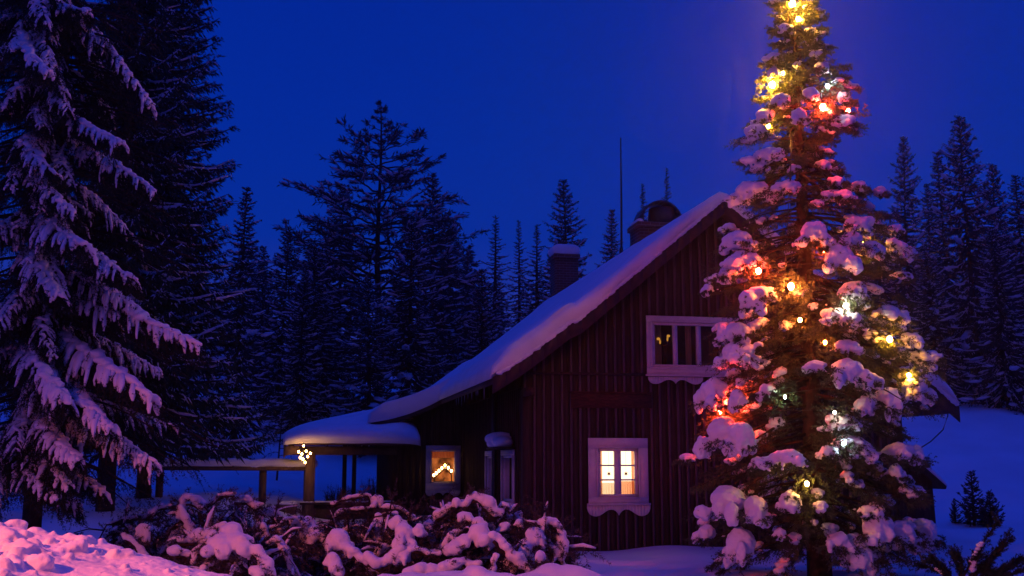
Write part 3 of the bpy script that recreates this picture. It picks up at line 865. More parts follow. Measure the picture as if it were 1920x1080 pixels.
# ------------------------------------------------------------------ spruce builders
def spruce_geo(h, r, seed, nbr=110, bare=.06, up=30, down=-28, tw=16, blade=(.34, .075), snow=.8, taper=.95, irregular=.25, snow_size=1.0, hang=.5, frost=.22, pads=1.0):
    rg = np.random.default_rng(seed)
    N, Wd, FR = MB(), MB(), MB(); sn = []
    Wd.add(*tube([(0, 0, -.5), (0, 0, h * .3), (.02 * h * rg.normal() * .2, 0, h * .7), (0, 0, h)], [h * .010 + .03, h * .008 + .02, h * .005 + .01, .008], 7))
    ps, ds, ls, wsz = [], [], [], []
    az = rg.uniform(0, 6.28)
    for i in range(nbr):
        t = bare + (1 - bare) * (i + rg.uniform(-.3, .3)) / nbr
        t = min(max(t, bare), .99)
        az += 2.4 + rg.uniform(-.5, .5)
        L = r * (1 - t) ** taper * (1 + rg.uniform(-irregular, irregular)) + .10 * r * (1 - t * .6) * .6
        pitch = R(down + (up - down) * t ** 1.3 + rg.uniform(-7, 7))
        hor = np.array([math.cos(az), math.sin(az), 0])
        s = np.linspace(0, 1, 6)
        z0 = h * t
        pts = np.stack([hor[0] * L * s, hor[1] * L * s, z0 + np.sin(pitch) * L * s * 1.1 - .18 * L * np.sin(s * math.pi) * (1 - t) + .10 * L * s ** 3], -1)
        Wd.add(*tube(pts, np.linspace(.012 * h * .25 + .01, .006, 6), 4))
        k = max(5, int(tw * (L / r) ** .7))
        ss = rg.uniform(.12, 1.0, k)
        q, T, Lt = along(pts, ss)
        side = norm(np.cross(T, [0, 0, 1.0])) * np.where(rg.random(k) < .5, 1, -1)[:, None]
        dd = norm(T * .8 + side * rg.uniform(.3, 1.0, (k, 1)) + np.array([0, 0, -1.0]) * rg.uniform(0, hang * 1.4, (k, 1)))
        l_ = blade[0] * (r / 2.6) * rg.uniform(.6, 1.25, k) * (1.15 - .6 * ss) * (.55 + .45 * L / r)
        ps.append(q); ds.append(dd); ls.append(l_)
        ps.append(q); ds.append(norm(dd + rg.normal(0, .35, (k, 3)))); ls.append(l_ * .8)
        if frost and t < .98 and rg.random() < .75:
            lo_ = rg.uniform(.15, .7); q8, T8, _l = along(pts, np.linspace(lo_, min(.98, lo_ + rg.uniform(.15, .5)), 6))
            rr = .011 * r * (.5 + .5 * L / r) * rg.uniform(.6, 1.3, 6) * np.array([.5, .9, 1, 1, .9, .5])
            FR.add(*tube(q8 + np.outer(rr * .9 + .008 * r, [0, 0, 1.0]), rr, 5))
        if rg.random() < snow * pads and t < .97:
            for _ in range(rg.integers(1, 4)):
                sc = rg.uniform(.3, .98)
                q1, T1, _l = along(pts, [sc])
                x_ = T1[0]; y_ = norm(np.cross([0, 0, 1.0], x_)); z_ = np.cross(x_, y_)
                a_ = L * rg.uniform(.09, .22) * snow_size
                sn.append((q1[0] + z_ * .02 * r + y_ * rg.normal(0, .05) * L, (a_, a_ * rg.uniform(.3, .65), a_ * rg.uniform(.14, .3)), np.array([x_, y_, z_])))
    p = np.concatenate(ps); d = np.concatenate(ds); l = np.concatenate(ls)
    # leader
    kt = 14
    pt = np.stack([np.zeros(kt), np.zeros(kt), h * rg.uniform(.9, 1.0, kt)], -1)
    p = np.concatenate([p, pt]); d = np.concatenate([d, norm(np.stack([rg.normal(0, .7, kt), rg.normal(0, .7, kt), rg.uniform(.2, 1, kt)], -1))]); l = np.concatenate([l, np.full(kt, .035 * h * .5)])
    # every spray: a few narrow blades so that the outline is feathery
    for m in range(3):
        dj = norm(d + rg.normal(0, .28 if m else .05, d.shape))
        off = d * (l * rg.uniform(0, .5, len(l)))[:, None]
        N.add(*blades(p + off, dj, l * (1 if m == 0 else .65), l * blade[1] / blade[0] * rg.uniform(.6, 1.2, len(l)), rg))
    if frost:
        m_ = rg.random(len(p)) < frost
        pp, dp, lp = p[m_], d[m_].copy(), l[m_]
        dp[:, 2] *= .6; dp = norm(dp)
        wv_ = np.zeros_like(pp); wv_[:, 2] = .012 * r
        n_ = len(pp); sd_ = norm(np.cross(dp, np.array([0, 0, 1.0])) + rg.normal(0, .25, (n_, 3)))
        w_ = (lp * .17)[:, None]; p0 = pp + wv_; L_ = (lp * rg.uniform(.5, .95, n_))[:, None]
        Vq = np.stack([p0, p0 + dp * L_ * .4 + sd_ * w_ / 2, p0 + dp * L_ - wv_ * .8, p0 + dp * L_ * .4 - sd_ * w_ / 2, p0 + dp * L_ * .35 + wv_ * 1.1 + np.array([0, 0, .1]) * w_], 1).reshape(-1, 3)
        q0 = (np.arange(n_) * 5)[:, None]
        FR.add(Vq, np.concatenate([q0 + np.array([[0, 1, 4]]), q0 + np.array([[1, 2, 4]]), q0 + np.array([[2, 3, 4]]), q0 + np.array([[3, 0, 4]])]))
    if sn: FR.add(*blobs(sn, 1, .22, rg))
    SV = FR.data() if FR.n else None
    return N, Wd, SV

def tree_meshes(seed, **kw):
    N, Wd, SV = spruce_geo(seed=seed, **kw)
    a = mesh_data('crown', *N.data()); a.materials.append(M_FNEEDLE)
    b = mesh_data('trunk', *Wd.data(), True); b.materials.append(M_BARK)
    c = None
    if SV is not None:
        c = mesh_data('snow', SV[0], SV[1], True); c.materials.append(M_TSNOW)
    return a, b, c

_B = dict(tw=26, blade=(.36, .105), taper=.68, pads=.55, frost=.30)
VAR = [dict(h=12, r=2.6, nbr=190, irregular=.28, **_B), dict(h=12, r=2.2, nbr=200, irregular=.35, up=20, down=-34, **_B), dict(h=12, r=2.9, nbr=170, irregular=.3, hang=.8, **_B),
       dict(h=12, r=1.7, nbr=150, irregular=.45, up=25, down=-25, tw=20, blade=(.36, .10), taper=.85),
       dict(h=12, r=2.9, nbr=200, irregular=.3, snow=.9, snow_size=.95, hang=1.0, down=-38, **_B)]
TM = [tree_meshes(40 + i, **kw) for i, kw in enumerate(VAR)]

rt = random.Random(8)
def place_tree(name, label, apx, apy, Y, halfw_px, var, rot, group, cat='spruce', apex_z=None):
    top_ = P(apx, apy, Y)
    gz = hz(top_[0], Y)
    Hh = top_[2] - gz
    t = thing(name, label, cat, (top_[0], Y, gz), group)
    t.rotation_euler = (R(rt.uniform(-1.6, 1.6)), R(rt.uniform(-1.6, 1.6)), rot)
    s = Hh / VAR[var]['h']; sx = px2m(halfw_px, Y) / VAR[var]['r']
    t.scale = (sx, sx, s)
    for nm, me in zip(('crown', 'trunk', 'snow'), TM[var]):
        if me is None: continue
        o = bpy.data.objects.new(nm, me); COL.objects.link(o); o.parent = t
    return t

GF1 = 'spruces of the forest behind the cabin'
TREES = [
 # apex x, y, depth, half width px, variant, label
 (455, 352, 33, 78, 1, 'narrow spruce peeping out right of the huge dark spruce on the left'),
 (532, 424, 44, 75, 0, 'pointed spruce at the left foot of the tall bare stemmed pine'),
 (640, 345, 50, 100, 2, 'broad dark spruce just left of the tall bare stemmed pine'),
 (812, 325, 50, 92, 0, 'tall dark spruce just right of the tall bare stemmed pine'),
 (770, 420, 40, 120, 2, 'wide low spruce in front of the pine, right above the wing roof'),
 (600, 460, 40, 110, 2, 'wide low spruce in front of the pine, above the porch roof'),
 (872, 470, 58, 60, 3, 'small spruce at the right foot of the dense dark clump'),
 (926, 405, 62, 62, 3, 'slim spruce, first of the slender tops right of the dense clump'),
 (974, 416, 62, 48, 3, 'slim needle thin spruce between two slender ones left of the narrow chimney'),
 (1006, 424, 60, 60, 3, 'slim spruce directly left of the narrow brick chimney'),
 (1066, 336, 54, 82, 0, 'bushy spruce standing up behind the narrow snow capped chimney'),
 (1136, 392, 56, 55, 1, 'spruce just left of the antenna mast, behind the ridge'),
 (1211, 346, 60, 52, 3, 'slim spruce left behind the arched chimney hood'),
 (1245, 318, 60, 45, 3, 'spiky spruce top rising right above the arched chimney hood'),
 (1390, 440, 60, 80, 0, 'spruce hidden behind the peak of the gable and the decorated tree'),
 (1682, 256, 46, 72, 0, 'tall spruce directly right of the decorated tree, against the sky'),
 (1640, 400, 52, 80, 2, 'lower spruce half hidden by the right side of the decorated tree'),
 (1737, 345, 52, 55, 1, 'short spruce in the gap between the tall ones right of the decorated tree'),
 (1766, 282, 48, 70, 1, 'slim spruce leaning against the left flank of the tallest right hand one'),
 (1804, 224, 44, 112, 4, 'tallest spruce on the right with heavy patches of snow'),
 (1856, 308, 46, 80, 4, 'spruce leaning against the right flank of the tallest right hand one'),
 (1868, 430, 40, 88, 4, 'short snow laden spruce in front of the right hand forest'),
 (1903, 328, 50, 70, 1, 'spruce cut by the right edge, next to the tall snowy ones'),
 (1950, 300, 46, 90, 4, 'spruce mostly beyond the right edge of the picture'),
 (500, 462, 46, 66, 2, 'low dark spruce between the huge left spruce and the pine'),
 (566, 505, 37, 62, 0, 'young spruce rising right behind the porch roof'),
 (700, 520, 37, 105, 2, 'broad low spruce at the foot of the pine stem'),
 (846, 420, 52, 76, 1, 'spruce squeezed against the right flank of the dense clump'),
 (905, 505, 44, 62, 4, 'short frosted spruce just above the left roof slope'),
 (1030, 480, 66, 60, 1, 'small far spruce left behind the narrow chimney'),
 (1745, 470, 42, 90, 4, 'low snow patched spruce above the right end of the cabin roof'),
]
for (ax, ay, Yd, hw, var, lab) in TREES:
    place_tree('spruce_tree', lab, ax, ay, Yd, hw, var, rt.uniform(0, 6.28), GF1)

# far wood that closes the gaps as one dark mass
rw = np.random.default_rng(77)
WN, WS_ = MB(), []
tmpN, tmpW, tmpS = spruce_geo(12, 3.2, 99, nbr=90, tw=12, blade=(.7, .22), taper=.7, snow=.9, snow_size=1.3)
nV, nF = tmpN.data()
for i in range(95):
    x = rw.uniform(-46, 48); y = rw.uniform(66, 95); hh = rw.uniform(5.5, 9.5) * (y / 70) 
    if -2 < x * 70 / y < 10: hh *= .75
    a = rw.uniform(0, 6.28); sc = rw.uniform(.6, 1.0) * hh / 9
    M = np.array([[math.cos(a) * sc, -math.sin(a) * sc, 0], [math.sin(a) * sc, math.cos(a) * sc, 0], [0, 0, hh / 12]])
    off = np.array([x, y, hz(x, y)])
    WN.add(nV @ M.T + off, nF)
    WS_.append((tmpS[0] @ M.T + off, tmpS[1]))  # snow of the far wood
far = thing('distant_forest', 'dark far wood closing the gaps between the nearer spruces', 'forest')
far['kind'] = 'stuff'
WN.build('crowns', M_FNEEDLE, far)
mb = MB()
for v, f in WS_: mb.add(v, f)
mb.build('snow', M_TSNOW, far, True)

# ---- the two big dark spruces on the left
for (bx, by_, Yd, apy, hw, seed, lab) in ((197, 957, 21.0, -430, 255, 61, 'huge dark spruce towering left of the sky, its trunk bare at the foot'),
                                          (268, 945, 25.0, -150, 215, 62, 'dark spruce behind the huge one, thinner trunk just right of it')):
    base = P(bx, by_, Yd); tp_ = P(bx - 8, apy, Yd)
    gz = hz(base[0], Yd); hh = tp_[2] - gz; rr = px2m(hw, Yd)
    t = thing('tall_spruce', lab, 'spruce', (base[0], Yd, gz), 'big dark spruces on the left')
    N, Wd, SV = spruce_geo(hh, rr, seed, nbr=int(hh * 24), bare=.135, tw=64, blade=(.32, .055), snow=.75, pads=0.0, frost=.30, irregular=.22, taper=.62, down=-28, up=25, hang=1.1, snow_size=.55)
    for nm, dat, m_, sm in (('crown', N.data(), M_NEEDLE, False), ('trunk', Wd.data(), M_BARK, True), ('snow', SV, M_TSNOW, True)):
        me = mesh_data(nm, dat[0], dat[1], sm); me.materials.append(m_); o = bpy.data.objects.new(nm, me); COL.objects.link(o); o.parent = t
    mb = MB(); Hd = np.array([base[0], Yd, gz])
    mb.add(*tube([Hd - Zv * .3, Hd + Zv * .5, Hd + Zv * 2.5, Hd + Zv * 5], [.19, .15, .13, .11], 10)); 
    me = mesh_data('trunk_foot', mb.data()[0] - Hd, mb.data()[1], True); me.materials.append(M_BARK); o = bpy.data.objects.new('trunk_foot', me); COL.objects.link(o); o.parent = t

# ---- tall pine with a bare stem
def pine():
    rg = np.random.default_rng(12)
    Yd = 45.0
    b = P(708, 760, Yd); top_ = P(713, 190, Yd); gz = hz(b[0], Yd)
    base = np.array([b[0], Yd, gz]); hh = top_[2] - gz
    t = thing('tall_pine', 'tall pine with a bare dark stem and wide airy crown against the sky', 'pine', base)
    ax = lambda f: base + np.array([(top_[0] - b[0]) * f + .06 * math.sin(f * 9), 0, hh * f])
    Wd, N = MB(), MB(); sn = []
    Wd.add(*tube([ax(f) for f in np.linspace(-.02, 1, 14)], np.linspace(.19, .02, 14), 8))
    lv = [(.985, .16), (.96, .26), (.93, .40), (.90, .62), (.865, 1.0), (.83, 1.9), (.79, 2.5), (.745, 2.1), (.70, 2.7), (.65, 3.5), (.60, 3.6), (.55, 3.8), (.50, 4.0), (.45, 4.2), (.40, 4.4), (.34, 4.5), (.28, 4.5), (.22, 4.5), (.16, 4.4)]
    ps, ds, ls = [], [], []
    for f, L0 in lv:
        nb = 4 if f > .88 else (6 if f > .6 else 8)
        a0 = rg.uniform(0, 6.28)
        for j in range(nb):
            a = a0 + j * 6.283 / nb + rg.uniform(-.3, .3)
            L = L0 * rg.uniform(.72, 1.12)
            hor = np.array([math.cos(a), math.sin(a), 0])
            r0 = ax(f + rg.uniform(-.012, .012))
            rise = L * (rg.uniform(.22, .5) if f > .8 else rg.uniform(-.02, .36)) * (1 if f > .35 else .3)
            pts = bez(r0, r0 + hor * L * .5 + Zv * rise * .25, r0 + hor * L + Zv * rise, 9)
            pts[1:-1] += rg.normal(0, .03 * L, (7, 3)) * .6
            Wd.add(*tube(pts, np.linspace(.012 + .012 * L, .008, 9), 5))
            # secondary shoots
            k = int(5 + 5 * L)
            ss = rg.uniform(.28, 1.0, k); q, T, _ = along(pts, ss)
            side = norm(np.cross(T, [0, 0, 1.0])) * np.where(rg.random(k) < .5, 1, -1)[:, None]
            d2 = norm(T * .9 + side * rg.uniform(.4, 1, (k, 1)) + Zv * rg.uniform(-.15, .45, (k, 1)))
            l2 = L * rg.uniform(.12, .30, k) * (1.2 - .5 * ss)
            for i in range(k):
                e = q[i] + d2[i] * l2[i]
                Wd.add(*tube([q[i], (q[i] + e) / 2 - Zv * .02, e], [.012, .009, .005], 3))
                m = 9
                u_ = rg.uniform(.25, 1.05, m)
                ps.append(q[i][None] + d2[i][None] * (l2[i] * u_)[:, None])
                ds.append(norm(d2[i][None] * .9 + rg.normal(0, .45, (m, 3)) - Zv * .12)); ls.append(np.full(m, .16 + .12 * min(L, 1.5) / 1.5) * rg.uniform(.6, 1.2, m))
                if rg.random() < .40:
                    x_ = d2[i]; y_ = norm(np.cross([0, 0, 1.0], x_)); z_ = np.cross(x_, y_)
                    sn.append((q[i] + d2[i] * l2[i] * .7 + z_ * .05, (l2[i] * .5, .07, .035), np.array([x_, y_, z_])))
    p = np.concatenate(ps); d = np.concatenate(ds); l = np.concatenate(ls)
    N.add(*blades(p, d, l, l * .20, rg))
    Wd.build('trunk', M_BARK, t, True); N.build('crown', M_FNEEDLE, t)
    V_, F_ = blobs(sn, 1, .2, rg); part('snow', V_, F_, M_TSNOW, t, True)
pine()

# ---- thin bare sapling left of the porch
def sapling(lab, xb, yb, xt, yt, Yd, seed, spread=.5, nb=9, needles=.3):
    rg = np.random.default_rng(seed)
    b = P(xb, yb, Yd); tp_ = P(xt, yt, Yd); b[2] = min(b[2], hz(b[0], Yd)) - .05
    t = thing('sapling', lab, 'sapling', b)
    Wd, N = MB(), MB()
    Wd.add(*tube(np.linspace(b, tp_, 6), np.linspace(.03, .008, 6), 6))
    hh = tp_[2] - b[2]; ps, ds = [], []
    for i in range(nb):
        f = .3 + .68 * i / nb; a = rg.uniform(0, 6.28); L = spread * (1.15 - f)
        r0 = b + (tp_ - b) * f
        e = r0 + np.array([math.cos(a) * L, math.sin(a) * L, L * rg.uniform(-.25, .2)])
        pts = bez(r0, (r0 + e) / 2 + Zv * L * .15, e, 5)
        Wd.add(*tube(pts, np.linspace(.010, .004, 5), 4))
        k = 10; q, T, _ = along(pts, rg.uniform(.25, 1, k)); ps.append(q); ds.append(norm(T + rg.normal(0, .6, (k, 3))))
    N.add(*brush(np.concatenate(ps), np.concatenate(ds), needles, 14, .05, .012, rg))
    Wd.build('stem', M_BARK, t); N.build('twigs', M_NEEDLE, t)
sapling('thin leafless sapling on the snow left of the porch roof', 520, 862, 532, 742, 30.0, 4, spread=1.1, nb=16, needles=.16)

# small spruces on the right snow field
def small_spruce(lab, xb, yb, xt, yt, Yd, hw, seed):
    b = P(xb, yb, Yd); tp_ = P(xt, yt, Yd); gz = hz(b[0], Yd); hh = tp_[2] - gz
    t = thing('small_spruce', lab, 'spruce', (b[0], Yd, gz), 'young spruces on the right snow field')
    N, Wd, SV = spruce_geo(hh, px2m(hw, Yd), seed, nbr=46, bare=.02, tw=16, blade=(1.0, .26), snow=.25, pads=0.0, frost=.08, irregular=.4, up=55, down=15, snow_size=.8, hang=.1)
    for nm, dat, m_, sm in (('crown', N.data(), M_FNEEDLE, False), ('trunk', Wd.data(), M_BARK, True), ('snow', SV, M_TSNOW, True)):
        me = mesh_data(nm, dat[0], dat[1], sm); me.materials.append(m_); o = bpy.data.objects.new(nm, me); COL.objects.link(o); o.parent = t
small_spruce('young spruce with a long spire on the right snow field', 1826, 968, 1819, 884, 25.5, 34, 21)
small_spruce('stubby young spruce right beside the one with a spire', 1858, 968, 1856, 922, 25.3, 27, 22)
small_spruce('tiny young spruce left of the one with a spire', 1790, 962, 1786, 935, 25.8, 14, 23)
# ------------------------------------------------------------------ decorated spruce
XY = 16.0
def xax(y): return 1486 + (1537 - 1486) * (y / 1075)
_ry = [0, 40, 75, 110, 150, 200, 245, 300, 380, 430, 500, 560, 620, 680, 740, 800, 860, 940, 1000, 1060]
_rl = [38, 42, 46, 52, 60, 76, 100, 118, 128, 152, 166, 190, 188, 196, 208, 210, 230, 215, 220, 190]
_rr = [48, 50, 58, 70, 96, 120, 112, 60, 150, 190, 215, 205, 212, 235, 225, 180, 205, 215, 218, 170]
def xrad(y, side): return float(np.interp(y, _ry, _rl if side < 0 else _rr))
def xax_w(y): return P(xax(y), y, XY)
def xsurf(x, y, k=.9, back=False):
    """point on or inside the rounded flank of the crown, seen at pixel x,y"""
    dx = x - xax(y); Rr = max(xrad(y, dx), abs(dx) + 2)
    dep = math.sqrt(max(Rr * Rr - dx * dx, 0)) * k
    return P(x, y, XY - px2m(dep, XY) * (1 if not back else -1))

xb = P(1537, 1075, XY); xg = hz(xb[0], XY)
xt = thing('decorated_spruce', 'tall snow laden spruce hung with coloured lights in front of the cabin', 'christmas tree', (xb[0], XY, xg))
XN, XW = MB(), MB()
rx = np.random.default_rng(101)
ys_ = [1120, 1000, 850, 700, 550, 400, 250, 120, 40, -12]
XW.add(*tube([xax_w(y) for y in ys_], [.18, .165, .15, .135, .115, .09, .06, .035, .02, .012], 10))
XPAD = [ # photo pixels: x, y, width, height of the snow cushions on the visible side
 (1473,52,34,14),(1530,22,28,14),(1449,108,36,18),(1540,128,34,28),(1452,138,34,24),(1463,189,40,30),(1520,178,36,30),(1499,218,34,28),(1434,218,40,34),(1418,248,54,30),(1582,182,30,24),(1582,228,54,22),
 (1442,290,66,24),(1428,312,30,18),(1491,316,26,16),(1411,358,70,38),(1476,350,54,24),(1543,309,36,18),(1566,340,36,20),(1608,350,42,22),(1582,369,36,28),(1551,366,26,18),(1649,358,26,20),
 (1385,451,60,40),(1527,436,50,44),(1613,420,64,26),(1676,431,36,24),(1595,452,46,34),(1683,470,56,34),(1634,467,50,28),(1574,483,56,50),(1556,458,30,28),(1395,488,76,34),(1367,511,40,36),(1328,542,22,24),(1429,550,56,28),(1603,546,50,40),(1691,515,34,16),
 (1415,565,46,44),(1595,556,54,38),(1570,592,62,30),(1610,604,22,24),(1665,586,48,26),(1693,594,30,26),(1708,636,42,30),(1730,666,64,20),(1382,622,50,34),(1358,626,30,44),(1385,662,70,42),(1423,648,20,16),(1338,736,58,58),(1382,750,34,40),(1440,733,32,26),
 (1355,812,64,62),(1390,820,54,58),(1590,696,60,46),(1634,712,28,26),(1664,752,50,54),(1622,760,42,36),(1530,686,42,20),(1575,790,54,30),(1588,650,46,24),(1714,726,54,44),(1290,858,38,16),(1685,845,60,30),(1708,852,54,34),
 (1475,856,58,26),(1430,866,46,22),(1555,846,36,20),(1590,826,54,20),(1614,846,58,26),(1680,886,30,34),(1365,940,74,58),(1417,955,46,50),(1482,938,42,36),(1712,920,40,26),(1390,1020,56,62),(1325,1000,40,32),(1572,1014,42,32),(1602,1032,54,62),(1645,990,60,50),(1690,1000,50,50),(1734,998,54,54),(1461,1000,22,20),(1629,956,36,20)]
snow_items = []
tw_p, tw_d, tw_l = [], [], []
def add_twigs(p, d, l):
    tw_p.append(np.atleast_2d(p)); tw_d.append(np.atleast_2d(d)); tw_l.append(np.atleast_1d(l))
def cushion(c, w, h, out, rg, items):
    """a plump cushion of snow of width w and height h, drooping outwards"""
    sidev = norm(np.cross(out, [0, 0, 1.0]))
    items.append((c + Zv * h * .05, (w * .46, w * .42, h * .42), np.array([sidev, norm(np.cross(Zv, sidev)), Zv])))
    for _ in range(7):
        a = rg.uniform(-.48, .48); f = rg.uniform(-.1, .42)
        items.append((c + sidev * a * w + out * f * w - Zv * (h * (.10 + .9 * a * a) + rg.uniform(0, .14) * h), (w * rg.uniform(.11, .25),) * 2 + (h * rg.uniform(.18, .40),), None))
def cushion_branch(c, w, h, zroot, rg, items):
    ax_ = zroot
    out = c - ax_; out[2] *= .15; out = norm(out)
    cushion(c, w, h, out, rg, items)
    tip = c + out * w * .55 - Zv * h * .45
    hdir = ax_ - c; hdir[2] = 0; Lh = np.linalg.norm(hdir); hdir = hdir / (Lh + 1e-6); sv = norm(np.cross(out, [0, 0, 1.0]))
    for j in range(4):
        f = (j + 1) * .17
        if f * w * 1.6 > Lh * .8: break
        r_ = w * rg.uniform(.10, .20) * (1 - .18 * j)
        items.append((c + hdir * f * w * 1.6 + sv * rg.normal(0, .16) * w - Zv * h * rg.uniform(.12, .35) + Zv * .03, (r_ * 1.2, r_, r_ * .6), None))
    for j in range(5):                       # loose ends sliding down the side shoots
        a = rg.uniform(-1, 1); s0 = c + sv * a * w * .45 + out * w * .2 - Zv * h * .25
        dd = norm(sv * a + out * .5 - Zv * rg.uniform(.5, 1.2))
        for q_ in range(3):
            r_ = w * (.085 - .02 * q_) * rg.uniform(.7, 1.2); items.append((s0 + dd * w * .13 * q_, (r_, r_, r_ * .8), None))
    pts = bez(ax_, (ax_ + c) / 2 + Zv * .08, c - Zv * h * .38, 8)
    XW.add(*tube(pts, np.linspace(.026, .010, 8), 5))
    k = 13
    ss = rg.uniform(.45, 1.0, k); q, T, _ = along(pts, ss)
    side = norm(np.cross(T, [0, 0, 1.0])) * np.where(rg.random(k) < .5, 1, -1)[:, None]
    add_twigs(q - Zv * .01, norm(T + side * rg.uniform(.3, 1.1, (k, 1)) - Zv * rg.uniform(.05, .6, (k, 1))), w * rg.uniform(.45, .85, k) * .9)
    k = 20
    a = rg.uniform(-.58, .58, k)
    sidev = norm(np.cross(out, [0, 0, 1.0]))
    q = (c - Zv * h * .22)[None] + sidev[None] * (a * w)[:, None] + out[None] * (rg.uniform(-.2, .35, k) * w)[:, None]
    add_twigs(q, norm(out[None] * rg.uniform(.3, 1, (k, 1)) + sidev[None] * (a * 1.8)[:, None] - Zv * rg.uniform(.1, .7, (k, 1))), np.maximum(w, .16) * rg.uniform(.3, .7, k))
for (x, y, w, h) in XPAD:
    c = xsurf(x, y, .88)
    yr = y - rx.uniform(5, 45)
    cushion_branch(c, px2m(w, XY), px2m(h, XY), xax_w(max(yr, -5)), rx, snow_items)
for i in range(60):                          # the far side of the tree
    y = rx.uniform(60, 1020); dxx = rx.uniform(-.8, .8) * xrad(y, 1)
    c = xsurf(xax(y) + dxx, y, .9, back=True)
    s_ = rx.uniform(.16, .42) * min(1, .35 + y / 700)
    cushion_branch(c, s_, s_ * rx.uniform(.45, .75), xax_w(max(y - 30, 0)), rx, snow_items)
# ordinary branches filling the crown
az = 0
for i in range(330):
    y = 1045 - 1050 * (i / 330) ** .96 + rx.uniform(-6, 6)
    az += 2.39996 + rx.uniform(-.4, .4)
    ca, sa = math.cos(az), math.sin(az)
    Rm = px2m(xrad(y, ca), XY) * rx.uniform(.72, 1.0)
    Rm = max(Rm, .12)
    root = xax_w(max(y - 25 * (y / 600), -8))
    t_ = y / 1075
    tip = root + np.array([ca * Rm, sa * Rm, -Rm * (.10 + .30 * t_ * rx.uniform(.4, 1.4)) + (.12 if y < 200 else 0)])
    pts = bez(root, (root + tip) / 2 + Zv * Rm * .10, tip, 8)
    XW.add(*tube(pts, np.linspace(.010 + .012 * Rm, .005, 8), 5))
    k = int(11 + 17 * Rm)
    ss = rx.uniform(.22 if Rm < .6 else .38, 1.0, k); q, T, Lt = along(pts, ss)
    side = norm(np.cross(T, [0, 0, 1.0])) * np.where(rx.random(k) < .5, 1, -1)[:, None]
    if 250 < y < 820 and sa < -.2 and rx.random() < .5: continue
    add_twigs(q, norm(T * .9 + side * rx.uniform(.2, 1.0, (k, 1)) - Zv * rx.uniform(-.05, .55, (k, 1))), (.10 + .20 * min(Rm, 1.3)) * rx.uniform(.6, 1.2, k) * (1.2 - .5 * ss))
    add_twigs(tip, norm(tip - pts[-2]), .14)
    # thin dead twigs in the bare inside
    if y > 520:
        for _ in range(4):
            q, T, Lt = along(pts, [rx.uniform(.1, .5)])
            e = q[0] + norm(T[0] + rx.normal(0, .5, 3)) * rx.uniform(.15, .45)
            XW.add(*tube([q[0], (q[0] + e) / 2 - Zv * .02, e], [.006, .005, .003], 3))
    # dusting of snow along the branch
    if rx.random() < .6:
        for _ in range(2):
            q, T, Lt = along(pts, [rx.uniform(.5, .97)])
            s_ = rx.uniform(.03, .085) * (.6 + .5 * min(Rm, 1.2))
            snow_items.append((q[0] + Zv * s_ * .5, (s_ * 1.3, s_ * 1.1, s_ * .7), None))
            snow_items.append((q[0] + T[0] * s_ * 1.2 + Zv * s_ * .2, (s_ * .9, s_ * .9, s_ * .6), None))
# ---- the string of coloured bulbs
WARM, YEL, RED, ORG_, WHT, BLU = (1, .46, .10), (1, .38, .035), (1, .045, .016), (1, .18, .03), (1, .86, .62), (.62, .80, 1.0)
BULBS = [ # x, y, colour, radius m, strength, depth factor
 (1486, 8, YEL, .048, 240, .9, 'yellow bulb at the top of the tree'),
 (1448, 159, YEL, .046, 170, .95, None), (1468, 138, WARM, .030, 45, .95, None),
 (1552, 161, BLU, .028, 54, .95, 'cold white bulb'), (1543, 201, RED, .046, 110, 1.0, 'red bulb'),
 (1422, 508, RED, .040, 84, 1.0, 'red bulb'), (1483, 537, ORG_, .044, 100, 1.02, 'orange bulb'),
 (1668, 636, YEL, .040, 54, 1.05, None), (1547, 642, ORG_, .026, 45, .8, 'orange bulb'),
 (1584, 573, WHT, .026, 36, 1.08, 'white bulb'), (1372, 762, RED, .034, 170, .70, 'red bulb'), (1350, 772, RED, .028, 90, .55, 'red bulb'),
 (1472, 744, (.75, 1, .55), .020, 22, .95, 'small greenish bulb'), (1565, 773, WHT, .020, 16, 1.0, 'small white bulb'),
 (1513, 907, WARM, .030, 40, .97, None), (1618, 458, YEL, .028, 36, .6, None), (1545, 468, RED, .034, 84, .8, 'red bulb'),
 (1604, 492, YEL, .026, 34, .6, None), (1582, 832, (.75, .92, 1), .022, 20, .99, 'cold white bulb'), (1704, 704, YEL, .032, 46, .9, None),
 (1440, 236, YEL, .030, 90, .5, None), (1500, 600, ORG_, .030, 50, .5, None), (1590, 208, RED, .030, 70, .4, 'red bulb'), (1497, 36, YEL, .034, 120, .8, None)]
for (x, y, c, r_, s_, k_, lb) in BULBS:      # foliage close round every bulb
    p_ = xsurf(x, y, k_); k = 46 if y > 300 else 30
    off = rx.normal(0, 1, (k, 3)); off = norm(off) * (rx.uniform(.09, .34, (k, 1)) * (1 if y > 120 else .6))
    off[:, 1] = np.abs(off[:, 1]) * .9 - .05
    axp = xax_w(y); outd = norm((p_ + off) - axp[None])
    add_twigs(p_ + off - outd * .05, norm(outd * .9 + rx.normal(0, .45, (k, 3)) - Zv * .2), rx.uniform(.08, .2, k))
TP, TD, TL = np.concatenate(tw_p), np.concatenate(tw_d), np.concatenate(tw_l)
